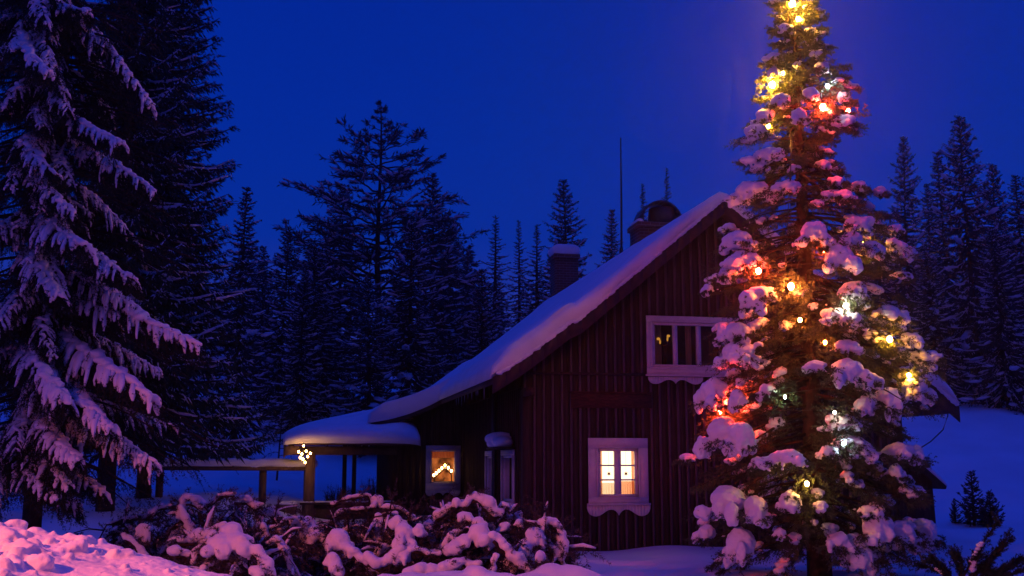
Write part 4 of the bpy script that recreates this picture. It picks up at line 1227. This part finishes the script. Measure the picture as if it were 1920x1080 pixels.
# second order shoots
k2 = 3
rp = np.repeat(TP, k2, 0); rd = np.repeat(TD, k2, 0); rl = np.repeat(TL, k2)
st = rx.uniform(.15, .8, len(rp)); sd_ = norm(np.cross(rd, rx.normal(size=rd.shape)))
P2 = rp + rd * (rl * st)[:, None]; D2 = norm(rd + sd_ * .8); L2 = rl * rx.uniform(.35, .6, len(rp)) * (1.1 - st * .5)
XN.add(*brush(TP, TD, TL, 26, .036, .0105, rx, fwd=.8))
XN.add(*brush(P2, D2, L2, 15, .034, .0105, rx, fwd=.8))
XW.build('trunk', M_BARK, xt, True)
XN.build('crown', M_XNEEDLE, xt)
V_, F_ = blobs(snow_items, 2, .05, rx)
V_, F_ = remesh(V_, F_, .017, 2, .029, 9)
part('snow', V_, F_, M_SNOW, xt, True)

# ---- the string of coloured bulbs
sg = thing('string_lights', 'string of yellow, red, orange and white bulbs on the decorated spruce', 'string lights', xax_w(0))
EM = {}
wire_pts = []
for (x, y, c, r_, s_, k_, lb) in BULBS:
    p_ = xsurf(x, y, k_)
    key = (c, s_)
    if key not in EM: EM[key] = emat('bulb_glow', c, s_ * (16.0 if s_ > 55 else 8.0))
    V_, F_ = blobs([(p_, (r_ * .9, r_ * .9, r_ * 1.15), None)], 2)
    b_ = part('bulb', V_, F_, EM[key], sg, True, lb)
    V_, Fl_ = tube([p_ + Zv * r_ * 1.0, p_ + Zv * r_ * 1.5, p_ + Zv * r_ * 2.2], r_ * .45, 7); part('socket', V_, Fl_, M_WIRE, b_)
    wire_pts.append((y, p_ + Zv * r_ * 2.2))
wire_pts.sort(key=lambda q: q[0])
mb = MB()
for (y0, a), (y1, b) in zip(wire_pts[:-1], wire_pts[1:]):
    m_ = (a + b) / 2; axm = xax_w((y0 + y1) / 2); m_ = m_ + (axm - m_) * .25 - Zv * .05
    mb.add(*tube(bez(a, m_, b, 8), .005, 4))
for (x0, y0, x1, y1) in ((1482, 240, 1484, 545), (1470, 545, 1486, 250)):
    mb.add(*tube([xsurf(x0, y0, .95), xsurf((x0 + x1) / 2, (y0 + y1) / 2, 1.0), xsurf(x1, y1, 1.0)], .006, 4))
mb.build('cable', M_WIRE, sg)

# ------------------------------------------------------------------ snow covered spruce at the left edge
AY = 13.0
ra = np.random.default_rng(202)
ab = P(62, 948, AY); ag = hz(ab[0], AY)
AB = np.array([ab[0], AY, ag])
at = thing('snowy_spruce', 'near spruce at the left edge with long drooping branches under pink snow', 'spruce', AB)
AW, AN = MB(), MB(); asn = []; AF = MB()
AW.add(*tube([AB - Zv * .3, AB + Zv * .6, AB + Zv * 3, AB + Zv * 6, AB + Zv * 9.5], [.13, .11, .10, .08, .04], 9))
def abranch(sx, sy, cx, cy, tx, ty, dep, wpx, rg, heavy=1.0):
    root = np.array([AB[0], AY, P(60, sy, AY)[2]])
    mid_ = P(cx, cy, AY - dep * .7); tip = P(tx, ty, AY - dep)
    pts = bez(root, mid_ * 1.0 + (mid_ - (root + tip) / 2) * .6, tip, 14)
    L = np.linalg.norm(np.diff(pts, axis=0), axis=1).sum()
    AW.add(*tube(pts, np.linspace(.035, .010, 14), 5))
    wm = px2m(wpx, AY - dep) * .82
    # snow sleeve on the crest
    n = int(L / .045)
    ss = np.linspace(.16, 1.0, n); q, T, _ = along(pts, ss)
    for i in range(n):
        s = ss[i]; rr = (.016 + .024 * math.sin(min(1, s * 1.15) * math.pi * .8)) * heavy * rg.uniform(.7, 1.25)
        sd = norm(np.cross(T[i], [0, 0, 1.0]))
        asn.append((q[i] + Zv * rr * .6 + sd * rg.normal(0, .035), (rr * 1.2, rr * 1.2, rr * .8), None))
    # hanging fingers on both sides
    m = int(L / .050)
    for sgn in (-1, 1):
        for j in range(m):
            s = .14 + .86 * (j + rg.uniform(-.3, .3)) / m
            s = min(max(s, .1), 1.0)
            q, T, _ = along(pts, [s])
            sd = norm(np.cross(T[0], [0, 0, 1.0])) * sgn
            ln = wm * rg.uniform(.55, 1.1) * (1.15 - .75 * s ** 1.6)
            p0 = q[0]; p1 = p0 + sd * ln * .55 + T[0] * ln * .42 - Zv * ln * .12; p2 = p0 + sd * ln * .72 + T[0] * ln * .62 - Zv * ln * rg.uniform(.55, 1.05)
            fp = bez(p0, p1, p2, 7)
            AW.add(*tube(fp, np.linspace(.008, .003, 7), 3))
            k = 13
            qq, TT, Lf = along(fp, rg.uniform(.1, 1.05, k))
            AN.add(*brush(qq - Zv * .004, norm(TT + rg.normal(0, .5, (k, 3)) - Zv * .25), rg.uniform(.06, .15, k), 14, .030, .0085, rg))
            if rg.random() < .70:
                nn = 7; fr = rg.uniform(.55, 1.0)
                qs, TS, _ = along(fp, np.linspace(.02, fr, nn))
                rr = (.013 + .013 * rg.random()) * heavy * (.8 + .5 * min(wm, .6)) * np.array([.7, .95, 1.0, 1.0, .95, .8, .35]) * rg.uniform(.75, 1.25, nn)
                AF.add(*tube(qs + np.outer(rr * .8, Zv) + rg.normal(0, .004, (nn, 3)), rr, 7))
ABR = [ # root y, crest x y, tip x y, depth towards camera, width px, heaviness
 (-90, 40, -40, 150, 40, .8, 62, 1.0), (-30, 90, 5, 168, 22, .9, 66, 1.1), (10, 190, 70, 282, 196, .3, 80, 1.0), (60, 30, 70, 92, 136, 1.4, 70, 1.2),
 (60, 130, 90, 240, 160, -.5, 70, .9), (190, 130, 222, 228, 268, 1.0, 84, 1.1), (255, 195, 295, 292, 362, .7, 78, 1.0), (300, 60, 320, 142, 402, 1.3, 66, 1.0),
 (180, -20, 200, -60, 260, 1.0, 70, 1.0), (330, 170, 360, 262, 460, -.2, 70, .8), (380, 85, 412, 162, 462, 1.4, 92, 1.25), (430, 160, 470, 252, 526, 1.0, 84, 1.0), (400, -10, 425, -60, 500, 1.2, 90, 1.1),
 (500, 190, 538, 276, 594, .6, 72, 1.0), (540, 215, 578, 374, 650, .8, 84, 1.15), (560, 20, 570, -60, 640, 1.2, 90, 1.1), (610, 160, 660, 284, 746, 1.2, 96, 1.3), (630, 60, 660, 130, 760, 1.5, 84, 1.1),
 (650, -20, 660, -70, 740, 1.2, 80, 1.0), (690, 120, 720, 208, 804, 1.4, 92, 1.15), (600, 200, 640, 300, 700, .0, 80, .8), (700, 230, 770, 330, 800, -.3, 70, .7), (760, 180, 800, 288, 868, 1.0, 92, 1.0), (770, 80, 800, 148, 866, 1.5, 84, 1.05), (790, 60, 840, 130, 910, 1.3, 76, .95), (835, 40, 868, 104, 938, 1.4, 70, .9), (845, 110, 870, 196, 925, .8, 74, .9), (850, 0, 880, -30, 945, 1.3, 76, .9), (850, 80, 885, 150, 950, -.2, 70, .8), (800, -10, 830, -60, 890, 1.2, 84, 1.0),
 (120, 150, 150, 215, 215, -.4, 70, .8), (450, 60, 480, 120, 560, 1.4, 80, 1.0), (240, 40, 262, 110, 330, 1.2, 70, .9)]
for (sy, cx, cy, tx, ty, dep, wpx, hv) in ABR:
    abranch(60, sy, cx, cy, tx, ty, dep, wpx, ra, hv * (1.25 if ty > 560 else 1.1))
for i in range(60):                          # smaller frosted boughs in between
    sy = ra.uniform(-120, 800); az_ = ra.uniform(-.9, 1.0); ln_ = ra.uniform(110, 235) * (.75 + .25 * (sy + 120) / 920)
    tx = 60 + ln_ * az_ * 1.05; ty = sy + ln_ * ra.uniform(.35, .62); dp = (1 - az_ * az_) ** .5 * px2m(ln_, AY) * ra.choice([1, 1, -.6])
    abranch(60, sy, (60 + tx) / 2 + ra.uniform(-10, 10), sy + (ty - sy) * .22, tx, ty, dp, ra.uniform(46, 66), ra, .8)
# darker needle branches behind and around
tp_, td_, tl_ = [], [], []
for i in range(230):
    z = ra.uniform(1.5, 9.3); a = ra.uniform(0, 6.28); L = 2.7 * (1 - z / 14) * ra.uniform(.5, .95)
    r0 = AB + Zv * z; e = r0 + np.array([math.cos(a) * L, math.sin(a) * L, -L * ra.uniform(.2, .42)])
    if e[1] < AY - .6: e[1] = AY - .6 + (e[1] - AY + .6) * .3
    pts = bez(r0, (r0 + e) / 2 + Zv * L * .12, e, 6); AW.add(*tube(pts, np.linspace(.022, .006, 6), 4))
    k = 22; q, T, _ = along(pts, ra.uniform(.2, 1, k)); sd = norm(np.cross(T, [0, 0, 1.0])) * np.where(ra.random(k) < .5, 1, -1)[:, None]
    tp_.append(q); td_.append(norm(T * .7 + sd * ra.uniform(.2, 1, (k, 1)) - Zv * ra.uniform(.2, 1.1, (k, 1)))); tl_.append(ra.uniform(.2, .45, k))
    if ra.random() < .0:
        q, T, _ = along(pts, np.linspace(.35, .82, 6)); rr = ra.uniform(.012, .022) * np.array([.5, 1, .9, 1.1, .9, .5]); AF.add(*tube(q + np.outer(rr * .9, Zv), rr, 6))
AN.add(*brush(np.concatenate(tp_), np.concatenate(td_), np.concatenate(tl_), 34, .035, .009, ra))
AW.build('trunk', M_BARK, at, True); AN.build('crown', M_NEEDLE, at)
V_, F_ = blobs(asn, 1, .06, ra)
V_, F_ = remesh(V_, F_, .019, 2, .012, 9)
mb = MB(); mb.add(V_, F_ if isinstance(F_, list) else [F_]); v2, f2 = AF.data(); mb.add(v2, f2)
mb.build('snow', M_SNOW, at, True)

# ------------------------------------------------------------------ bent, snow buried bushes of the foreground
def bush(label, cx, Yd, wpx, top, seed, sleeves, nst=16, gname='snow buried dwarf pines along the front'):
    """sleeves: (Y, radius px, [(x, y) ...]) snow on top of arching stems"""
    rg = np.random.default_rng(seed)
    b = P(cx, 1000, Yd); gz = hz(b[0], Yd); base = np.array([b[0], Yd, gz])
    t = thing('dwarf_pine', label, 'bush', base, gname)
    Wd, N, FRB = MB(), MB(), MB(); sn = []
    wm = px2m(wpx, Yd) / 2; ht = P(cx, top, Yd)[2] - gz
    tp, td, tl = [], [], []
    def tufts(pts, lo, n, sc=1.0):
        q, T, _ = along(pts, rg.uniform(lo, 1.02, n))
        tp.append(q - Zv * .02); td.append(norm(T * .8 + rg.normal(0, .55, (n, 3)) - Zv * .15)); tl.append(rg.uniform(.10, .26, n) * sc)
    for (Ys, rp_, pl_) in sleeves:
        pp = np.array([P(x, y, Ys) for x, y in pl_])
        if len(pp) == 1:
            w_, h_ = rp_
            w_, h_ = px2m(w_, Ys), px2m(h_, Ys)
            cushion(pp[0], w_, h_, np.array([rg.uniform(-.4, .4), -1, 0]), rg, sn)
            root = base + np.array([rg.uniform(-.3, .3) * wm, .2, 0])
            pts = bez(root, np.array([(root[0] + pp[0][0]) / 2, root[1], pp[0][2] + .1]), pp[0] - Zv * h_ * .4, 9)
            Wd.add(*tube(pts, np.linspace(.022, .008, 9), 5))
            k = 12; a = rg.uniform(-.55, .55, k)
            q = pp[0][None] + np.stack([a * w_, rg.uniform(-.4, .1, k) * w_, np.full(k, -h_ * .35)], -1)
            tp.append(q); td.append(norm(np.stack([a * 1.5, rg.uniform(-1, .2, k), rg.uniform(-1, -.1, k)], -1))); tl.append(rg.uniform(.08, .2, k))
            continue
        rr_ = px2m(rp_, Ys)
        # densify
        if len(pp) > 2:
            d_ = np.r_[0, np.cumsum(np.linalg.norm(np.diff(pp, axis=0), axis=1))]
            tt = np.linspace(0, d_[-1], 24); pp = np.stack([np.interp(tt, d_, pp[:, k]) for k in range(3)], -1)
            for _ in range(4): pp[1:-1] = (pp[:-2] + 2 * pp[1:-1] + pp[2:]) / 4
        q, T, L = along(pp, np.linspace(0, 1, max(6, int(np.linalg.norm(np.diff(pp, axis=0), axis=1).sum() / (rr_ * .55)))))
        n = len(q)
        for i in range(n):
            f = math.sin(math.pi * min(max((i + .8) / (n + .6), 0), 1)) ** .5
            r1 = rr_ * (.40 + .36 * f) * rg.uniform(.8, 1.12) * (1.05 + .2 * math.sin(i * .55 + rp_ * 1.7))
            sn.append((q[i] + rg.normal(0, .13, 3) * rr_, (r1 * 1.1, r1 * 1.1, r1 * .95), None))
        stem = q - Zv * rr_ * .9
        Wd.add(*tube(stem, np.linspace(.020, .008, n), 5))
        tufts(stem - Zv * rr_ * .2, .1, int(16 * L / .5) + 6); tufts(q + Zv * rr_ * .5, .05, int(11 * L / .5) + 3, .9)
    nst = int(nst * 1.9)
    for i in range(nst):
        a = rg.uniform(0, 6.28); rc = wm * rg.uniform(.45, 1.0); hh = ht * rg.uniform(.55, 1.0)
        r0 = base + np.array([rg.normal(0, .25) * wm, rg.normal(0, .1), -.05])
        e = base + np.array([math.cos(a) * rc, math.sin(a) * min(rc, .9) * .8, hh * rg.uniform(.15, .8)])
        m_ = np.array([r0[0] * .4 + e[0] * .6, r0[1] * .4 + e[1] * .6, gz + hh * 1.35])
        pts = bez(r0, m_, e, 10); pts[1:-1] += rg.normal(0, .025, (8, 3))
        Wd.add(*tube(pts, np.linspace(.022, .007, 10), 5))
        tufts(pts, .45, 12)
        for _ in range(7):
            q, T, L = along(pts, [rg.uniform(.3, .95)])
            e2 = q[0] + norm(T[0] + rg.normal(0, .8, 3)) * rg.uniform(.15, .4)
            sp = np.array([q[0], (q[0] + e2) / 2 + Zv * .03, e2]); Wd.add(*tube(sp, [.010, .008, .004], 4)); tufts(sp, .4, 6)
            if rg.random() < .75:
                q5, T5, _ = along(sp, np.linspace(.05, .98, 6)); r5 = rg.uniform(.010, .022) * np.array([.5, 1, .85, 1.1, .9, .4]) * rg.uniform(.8, 1.2, 6); FRB.add(*tube(q5 + np.outer(r5 * .9, Zv), r5, 6))
        if rg.random() < .9:
            lo, hi = sorted(rg.uniform(.2, .99, 2)); hi = max(hi, min(lo + .4, .99))
            qs, TS, L = along(pts, np.linspace(lo, hi, max(6, int((hi - lo) * 48))))
            r0_ = rg.uniform(.018, .05)
            for i, qq in enumerate(qs):
                r1 = r0_ * rg.uniform(.75, 1.2) * (.6 + .6 * math.sin(math.pi * (i + .5) / len(qs)))
                sn.append((qq + Zv * r1 * .6, (r1 * 1.15, r1 * 1.15, r1), None))
    # snow collected inside, low down
    for i in range(int(12 * wpx / 200)):
        x_ = rg.uniform(-1, 1) * wm; r1 = rg.uniform(.14, .30)
        sn.append((base + np.array([x_, rg.uniform(.1, .7), rg.uniform(.05, .55) * ht * (1 - .5 * abs(x_ / wm))]), (r1 * 1.2, r1, r1 * .7), None))
    N.add(*brush(np.concatenate(tp), np.concatenate(td), np.concatenate(tl), 34, .055, .0075, rg, fwd=.7))
    Wd.build('stems', M_BARK, t, True); N.build('needles', M_BNEEDLE, t)
    V_, F_ = blobs(sn, 2, .05, rg); V_, F_ = remesh(V_, F_, .017, 2, .020, 8)
    FRB.add(V_, F_ if isinstance(F_, list) else [F_]); FRB.build('snow', M_SNOW, t, True)

def c3(pts): return [(180 + X / 4.0, 860 + Y / 4.0) for X, Y in pts]
def c4(pts): return [(600 + X / 3.692, 880 + Y / 3.69) for X, Y in pts]
bush('thin snowy dwarf pine at the left with a round needle tuft on a bare stem', 280, 13.2, 190, 955, 301,
     [(12.6, 8, c3([(290, 640), (315, 540), (345, 480), (380, 540), (365, 640), (345, 760)])), (12.5, 9, c3([(215, 560), (260, 600), (310, 650), (360, 730)])), (13, 7, c3([(380, 430), (470, 355), (560, 350)])), (13.1, 5, c3([(120, 480), (220, 440), (330, 435), (480, 440)]))], 8)
bush('tall tangled dwarf pine with an arched cap of snow below the wooden rail', 420, 13.4, 330, 935, 302,
     [(13.0, 13, c3([(640, 420), (625, 340), (690, 285), (760, 320), (800, 355)])), (12.9, 10, c3([(640, 350), (670, 440), (715, 540)])), (13, 6, c3([(800, 350), (880, 320), (930, 265), (1040, 260)])),
      (13.2, 10, c3([(1040, 300), (1130, 300), (1200, 350)])), (13.2, 9, c3([(1180, 350), (1250, 330)])), (12.4, 14, c3([(620, 600), (740, 590), (860, 560), (960, 500)])), (13, 9, c3([(1250, 500), (1290, 590)]))], 20)
bush('dwarf pine with the biggest hump of snow running down to the front', 440, 12.2, 260, 985, 303,
     [(11.9, (52, 42), c3([(1010, 560)])), (11.8, (54, 44), c3([(930, 640)])), (11.8, (60, 46), c3([(1080, 640)])), (11.7, 13, c3([(1100, 600), (1200, 680), (1270, 780), (1310, 880)])), (11.6, 14, c3([(1180, 830), (1240, 870)])),
      (12, 12, c3([(560, 700), (640, 690), (700, 720)])), (11.9, 9, c3([(760, 680), (720, 780)]))], 10)
bush('dwarf pine with a blunt snow knob on bare hooked stems below the porch rail', 640, 13.3, 230, 945, 304,
     [(12.4, (48, 48), c4([(130, 490)])), (13.2, (24, 26), c4([(400, 215)])), (13.2, 5, c4([(80, 240), (180, 190), (280, 180), (340, 160), (360, 240)])), (13.1, 5, c4([(90, 400), (100, 310), (200, 270), (340, 265)])), (12.2, 14, c4([(30, 640), (90, 620), (120, 700)])), (12.3, 12, c4([(230, 560), (340, 640), (420, 720)])), (12.2, 17, c4([(330, 600), (420, 650), (500, 600), (560, 560)]))], 14)
bush('dwarf pine with one broad upright slab of snow in front of the wing', 750, 12.9, 200, 945, 305,
     [(12.4, 17, c4([(520, 380), (550, 340), (590, 400), (620, 500)])), (12.3, (40, 54), c4([(580, 460)])), (12.3, 11, c4([(680, 400), (720, 450)])), (12.8, 7, c4([(430, 260), (500, 250), (580, 280), (650, 330), (660, 400)])), (12.2, 7, c4([(590, 550), (680, 550), (760, 580), (830, 580)])), (12.2, (34, 30), c4([(580, 600)])), (12, 20, c4([(640, 720), (760, 700), (880, 720)]))], 12)
bush('high dwarf pine with a hooked arch of snow below the side windows', 880, 13.0, 240, 930, 306,
     [(12.8, 11, c4([(800, 325), (880, 275), (950, 240), (1010, 225)])), (12.7, 13, c4([(1010, 250), (1040, 185), (1090, 170), (1150, 210), (1200, 280), (1250, 290)])), (12.7, (20, 20), c4([(945, 235)])), (12.5, (30, 20), c4([(1000, 325)])), (12.4, (30, 20), c4([(1090, 365)])), (12.3, 8, c4([(740, 580), (830, 560), (880, 480), (960, 420), (1020, 400)])), (12.2, (46, 42), c4([(1100, 450)])), (12.2, 20, c4([(900, 560), (960, 520), (1010, 500)])), (12.6, (28, 20), c4([(1280, 400)])), (12.8, (20, 12), c4([(1280, 240)])), (12, 16, c4([(820, 690), (960, 640), (1090, 640)]))], 16)
bush('rightmost dwarf pine by the cabin corner with a drooping crook of snow', 1000, 12.6, 190, 960, 307,
     [(12.4, 12, c4([(1540, 400), (1545, 335), (1600, 345), (1670, 430), (1695, 520), (1670, 610)])), (12.3, (36, 38), c4([(1490, 465)])), (12.2, (28, 34), c4([(1420, 560)])), (12.6, (17, 15), c4([(1375, 365)])), (12, 13, c4([(1200, 450), (1270, 540), (1370, 620), (1450, 700)])), (12, (22, 22), c4([(1520, 600)])), (11.9, 10, c4([(1220, 580), (1190, 700)])), (12.4, 13, c4([(1560, 520), (1620, 540), (1650, 590)]))], 12)
# low rounded mounds at the front of the row
sn = []
rm = np.random.default_rng(9)
for (X_, Y_, w_, h_, Yd) in ((760, 740, 70, 30, 11.4), (930, 730, 60, 28, 11.5), (1080, 660, 26, 22, 11.6), (1280, 730, 50, 28, 11.5), (1500, 730, 60, 26, 11.6), (1640, 680, 60, 34, 11.8), (1750, 720, 80, 40, 11.7), (1850, 760, 70, 30, 11.6), (450, 760, 60, 30, 11.3), (250, 800, 80, 34, 11.2)):
    x_, y_ = c4([(X_, Y_)])[0]; c_ = P(x_, y_ + 10, Yd); g0 = hz(c_[0], Yd)
    for _ in range(5): sn.append((c_ + np.array([rm.normal(0, .3) * px2m(w_, Yd), rm.normal(0, .1), -.05]), (px2m(w_, Yd) * .6, px2m(w_, Yd) * .6, px2m(h_, Yd) * .8), None))
    sn.append(((c_[0], Yd, (c_[2] + g0) / 2 - .1), (px2m(w_, Yd) * .8, px2m(w_, Yd) * .7, max(.1, (c_[2] - g0) / 2 + .1)), None))
V_, F_ = blobs(sn, 2); V_, F_ = remesh(V_, F_, .03, 6, .03, 3)
tag(part('snow_mounds', V_, F_, M_SNOW, None, True), 'soft rounded mounds of snow at the foot of the bushes', 'snow mound', kind='structure')

# bush at the lower right corner
def rbush():
    rg = np.random.default_rng(400); Yd = 14.2
    b = P(1820, 1100, Yd); gz = hz(b[0], Yd); base = np.array([b[0], Yd, gz])
    t = thing('low_pine', 'dark low pine with raised needly branches in the lower right corner', 'bush', base)
    Wd, N = MB(), MB(); sn = []; tp, td, tl = [], [], []
    for (x0, y0, x1, y1, x2, y2) in ((1800, 1095, 1830, 1050, 1870, 998), (1810, 1095, 1850, 1060, 1882, 1024), (1790, 1095, 1770, 1060, 1745, 1048), (1800, 1095, 1800, 1060, 1790, 1042), (1830, 1095, 1870, 1070, 1900, 1052), (1850, 1095, 1890, 1075, 1925, 1060), (1780, 1095, 1740, 1075, 1700, 1072), (1820, 1095, 1825, 1060, 1842, 1030), (1760, 1095, 1730, 1085, 1690, 1090)):
        for _ in range(2):
            o_ = rg.normal(0, .07, 3); dY = rg.uniform(-.25, .25)
            pts = bez(P(x0, y0, Yd), P(x1, y1, Yd + dY) + o_, P(x2, y2, Yd + dY) + o_, 9)
            Wd.add(*tube(pts, np.linspace(.016, .006, 9), 5))
            k = 34; q, T, _ = along(pts, rg.uniform(.25, 1.02, k)); tp.append(q); td.append(norm(T * 1.2 + rg.normal(0, .42, (k, 3)))); tl.append(rg.uniform(.08, .18, k))
            if rg.random() < .25:
                for s in np.linspace(.35, .35 + rg.uniform(.15, .4), 7):
                    q, T, _ = along(pts, [s]); rr = rg.uniform(.018, .035); sn.append((q[0] + Zv * rr * .8, (rr * 1.5, rr * 1.4, rr * .9), None))
    N.add(*brush(np.concatenate(tp), np.concatenate(td), np.concatenate(tl), 34, .05, .010, rg))
    Wd.build('stems', M_BARK, t, True); N.build('needles', M_NEEDLE, t)
    V_, F_ = blobs(sn, 2); part('snow', V_, F_, M_SNOW, t, True)
rbush()

# ------------------------------------------------------------------ ploughed snow bank in the lower left corner
rn = np.random.default_rng(55)
items = []
crest = [(-260, 985, 8.3), (-120, 978, 8.2), (0, 976, 8.1), (60, 986, 8.0), (130, 992, 8.0), (200, 1018, 8.0), (280, 1034, 7.9), (350, 1052, 7.8), (420, 1078, 7.7), (520, 1130, 7.6)]
cw = np.array([P(c[0], c[1] + 8, c[2]) for c in crest])
for s in np.linspace(0, 1, 46):
    q, T, _ = along(cw, [s]); q = q[0]
    for f in np.linspace(0, 1, 9):
        # the flank runs from the crest down towards the camera
        r_ = .42
        items.append((q + np.array([-.25 * f, -3.6 * f, -r_ - .52 * f]), (.5, .55, r_), None))
    items.append((q + np.array([.15, .5, -.75]), (.5, .6, .5), None))
    items.append((q + np.array([.2, 1.1, -1.2]), (.6, .7, .5), None))
Vb, Fb = blobs(items, 2); Vb, Fb = remesh(Vb, Fb, .04, 14, .026, 2.2)
def bank_z(x, y):
    m = (np.abs(Vb[:, 0] - x) < .06) & (np.abs(Vb[:, 1] - y) < .06)
    return Vb[m, 2].max() if m.any() else None
lumps = []
for i in range(1700):
    s = rn.uniform(0, 1) ** 1.2; f = abs(rn.normal(0, .30)) if rn.random() < .7 else rn.uniform(0, .9)
    if s > .55 and rn.random() < .8: continue
    if f > .3 and rn.random() < .82: continue
    q, T, _ = along(cw, [s]); q = q[0] + np.array([-.25 * f, -3.6 * f, 0])
    q[0] += rn.normal(0, .1); q[1] += rn.normal(0, .05)
    z = bank_z(q[0], q[1])
    if z is None: continue
    rr = .007 + .062 * rn.random() ** 3.6
    if f < .25 and s < .5: rr *= 1.25
    lumps.append(((q[0], q[1], z - rr * .12), (rr * rn.uniform(.8, 1.5), rr * rn.uniform(.8, 1.3), rr * rn.uniform(.7, 1.1)), None))
VL, FL = blobs(lumps, 2, .17, rn)
mb = MB(); mb.add(Vb, Fb); mb.add(VL, FL); V_, Fl_ = mb.data()
# close union so that the lumps grow out of the bank
tri = [f if f.shape[1] == 3 else np.concatenate([f[:, :3], f[:, [0, 2, 3]]]) for f in Fl_]
V_, F_ = remesh(V_, np.concatenate(tri), .013, 1, .008, 17)
tag(part('snow_bank', V_, F_, M_SNOW, None, True), 'pink lit bank of lumpy ploughed snow in the lower left corner', 'snow bank', kind='structure')

# ------------------------------------------------------------------ the road lamp that throws the pink light (stands behind the photographer)
LP = np.array([-6.6, 4.4, 3.7]); gl_ = hz(LP[0], LP[1])
sl = thing('street_lamp', 'sodium road lamp on a steel pole behind the viewpoint', 'street lamp', (LP[0] - 1.2, LP[1], gl_))
V_, Fl_ = tube([(LP[0] - 1.2, LP[1], gl_), (LP[0] - 1.2, LP[1], 2.5), (LP[0] - 1.2, LP[1], LP[2]), (LP[0] - .8, LP[1], LP[2] + .36), (LP[0] - .2, LP[1], LP[2] + .38)], [.08, .07, .055, .045, .04], 10); part('pole', V_, Fl_, M_METAL, sl)
V_, F_ = blobs([(LP + Zv * .34, (.34, .16, .09), None)], 2); part('lamp_head', V_, F_, M_METAL, sl, True)
V_, F_ = blobs([(LP + Zv * .22, (.12, .08, .05), None)], 2); part('lamp_bulb', V_, F_, emat('sodium_bulb', (1, .3, .15), 20), sl, True)
ld = bpy.data.lights.new('lamp_light', 'SPOT'); ld.energy = 2300; ld.color = (1.0, .16, .11); ld.shadow_soft_size = .12
ld.spot_size = R(108); ld.spot_blend = 1.0
lo = bpy.data.objects.new('lamp_light', ld); COL.objects.link(lo); lo.parent = sl; lo.location = LP - ORG[sl.name]
aim = Vector((math.sin(R(61)) * math.cos(R(28)), math.cos(R(61)) * math.cos(R(28)), -math.sin(R(28))))
lo.rotation_euler = aim.to_track_quat('-Z', 'Y').to_euler()

# ------------------------------------------------------------------ the faint haze of the evening air
def haze_box(density):
    m = bpy.data.materials.new('haze_air'); m.use_nodes = True
    n = m.node_tree.nodes; l = m.node_tree.links
    n.remove(n['Principled BSDF'])
    v = n.new('ShaderNodeVolumePrincipled')
    v.inputs['Color'].default_value = (.86, .86, .92, 1); v.inputs['Density'].default_value = density; v.inputs['Anisotropy'].default_value = .88
    l.new(v.outputs[0], n['Material Output'].inputs['Volume'])
    mb = MB(); box_mb(mb, (-80, -12, -2.0), (80, 105, 21))
    o = mb.build('haze', m)
    tag(o, 'thin blue evening haze hanging over the garden and forest', 'haze', kind='stuff')
haze_box(.0011)
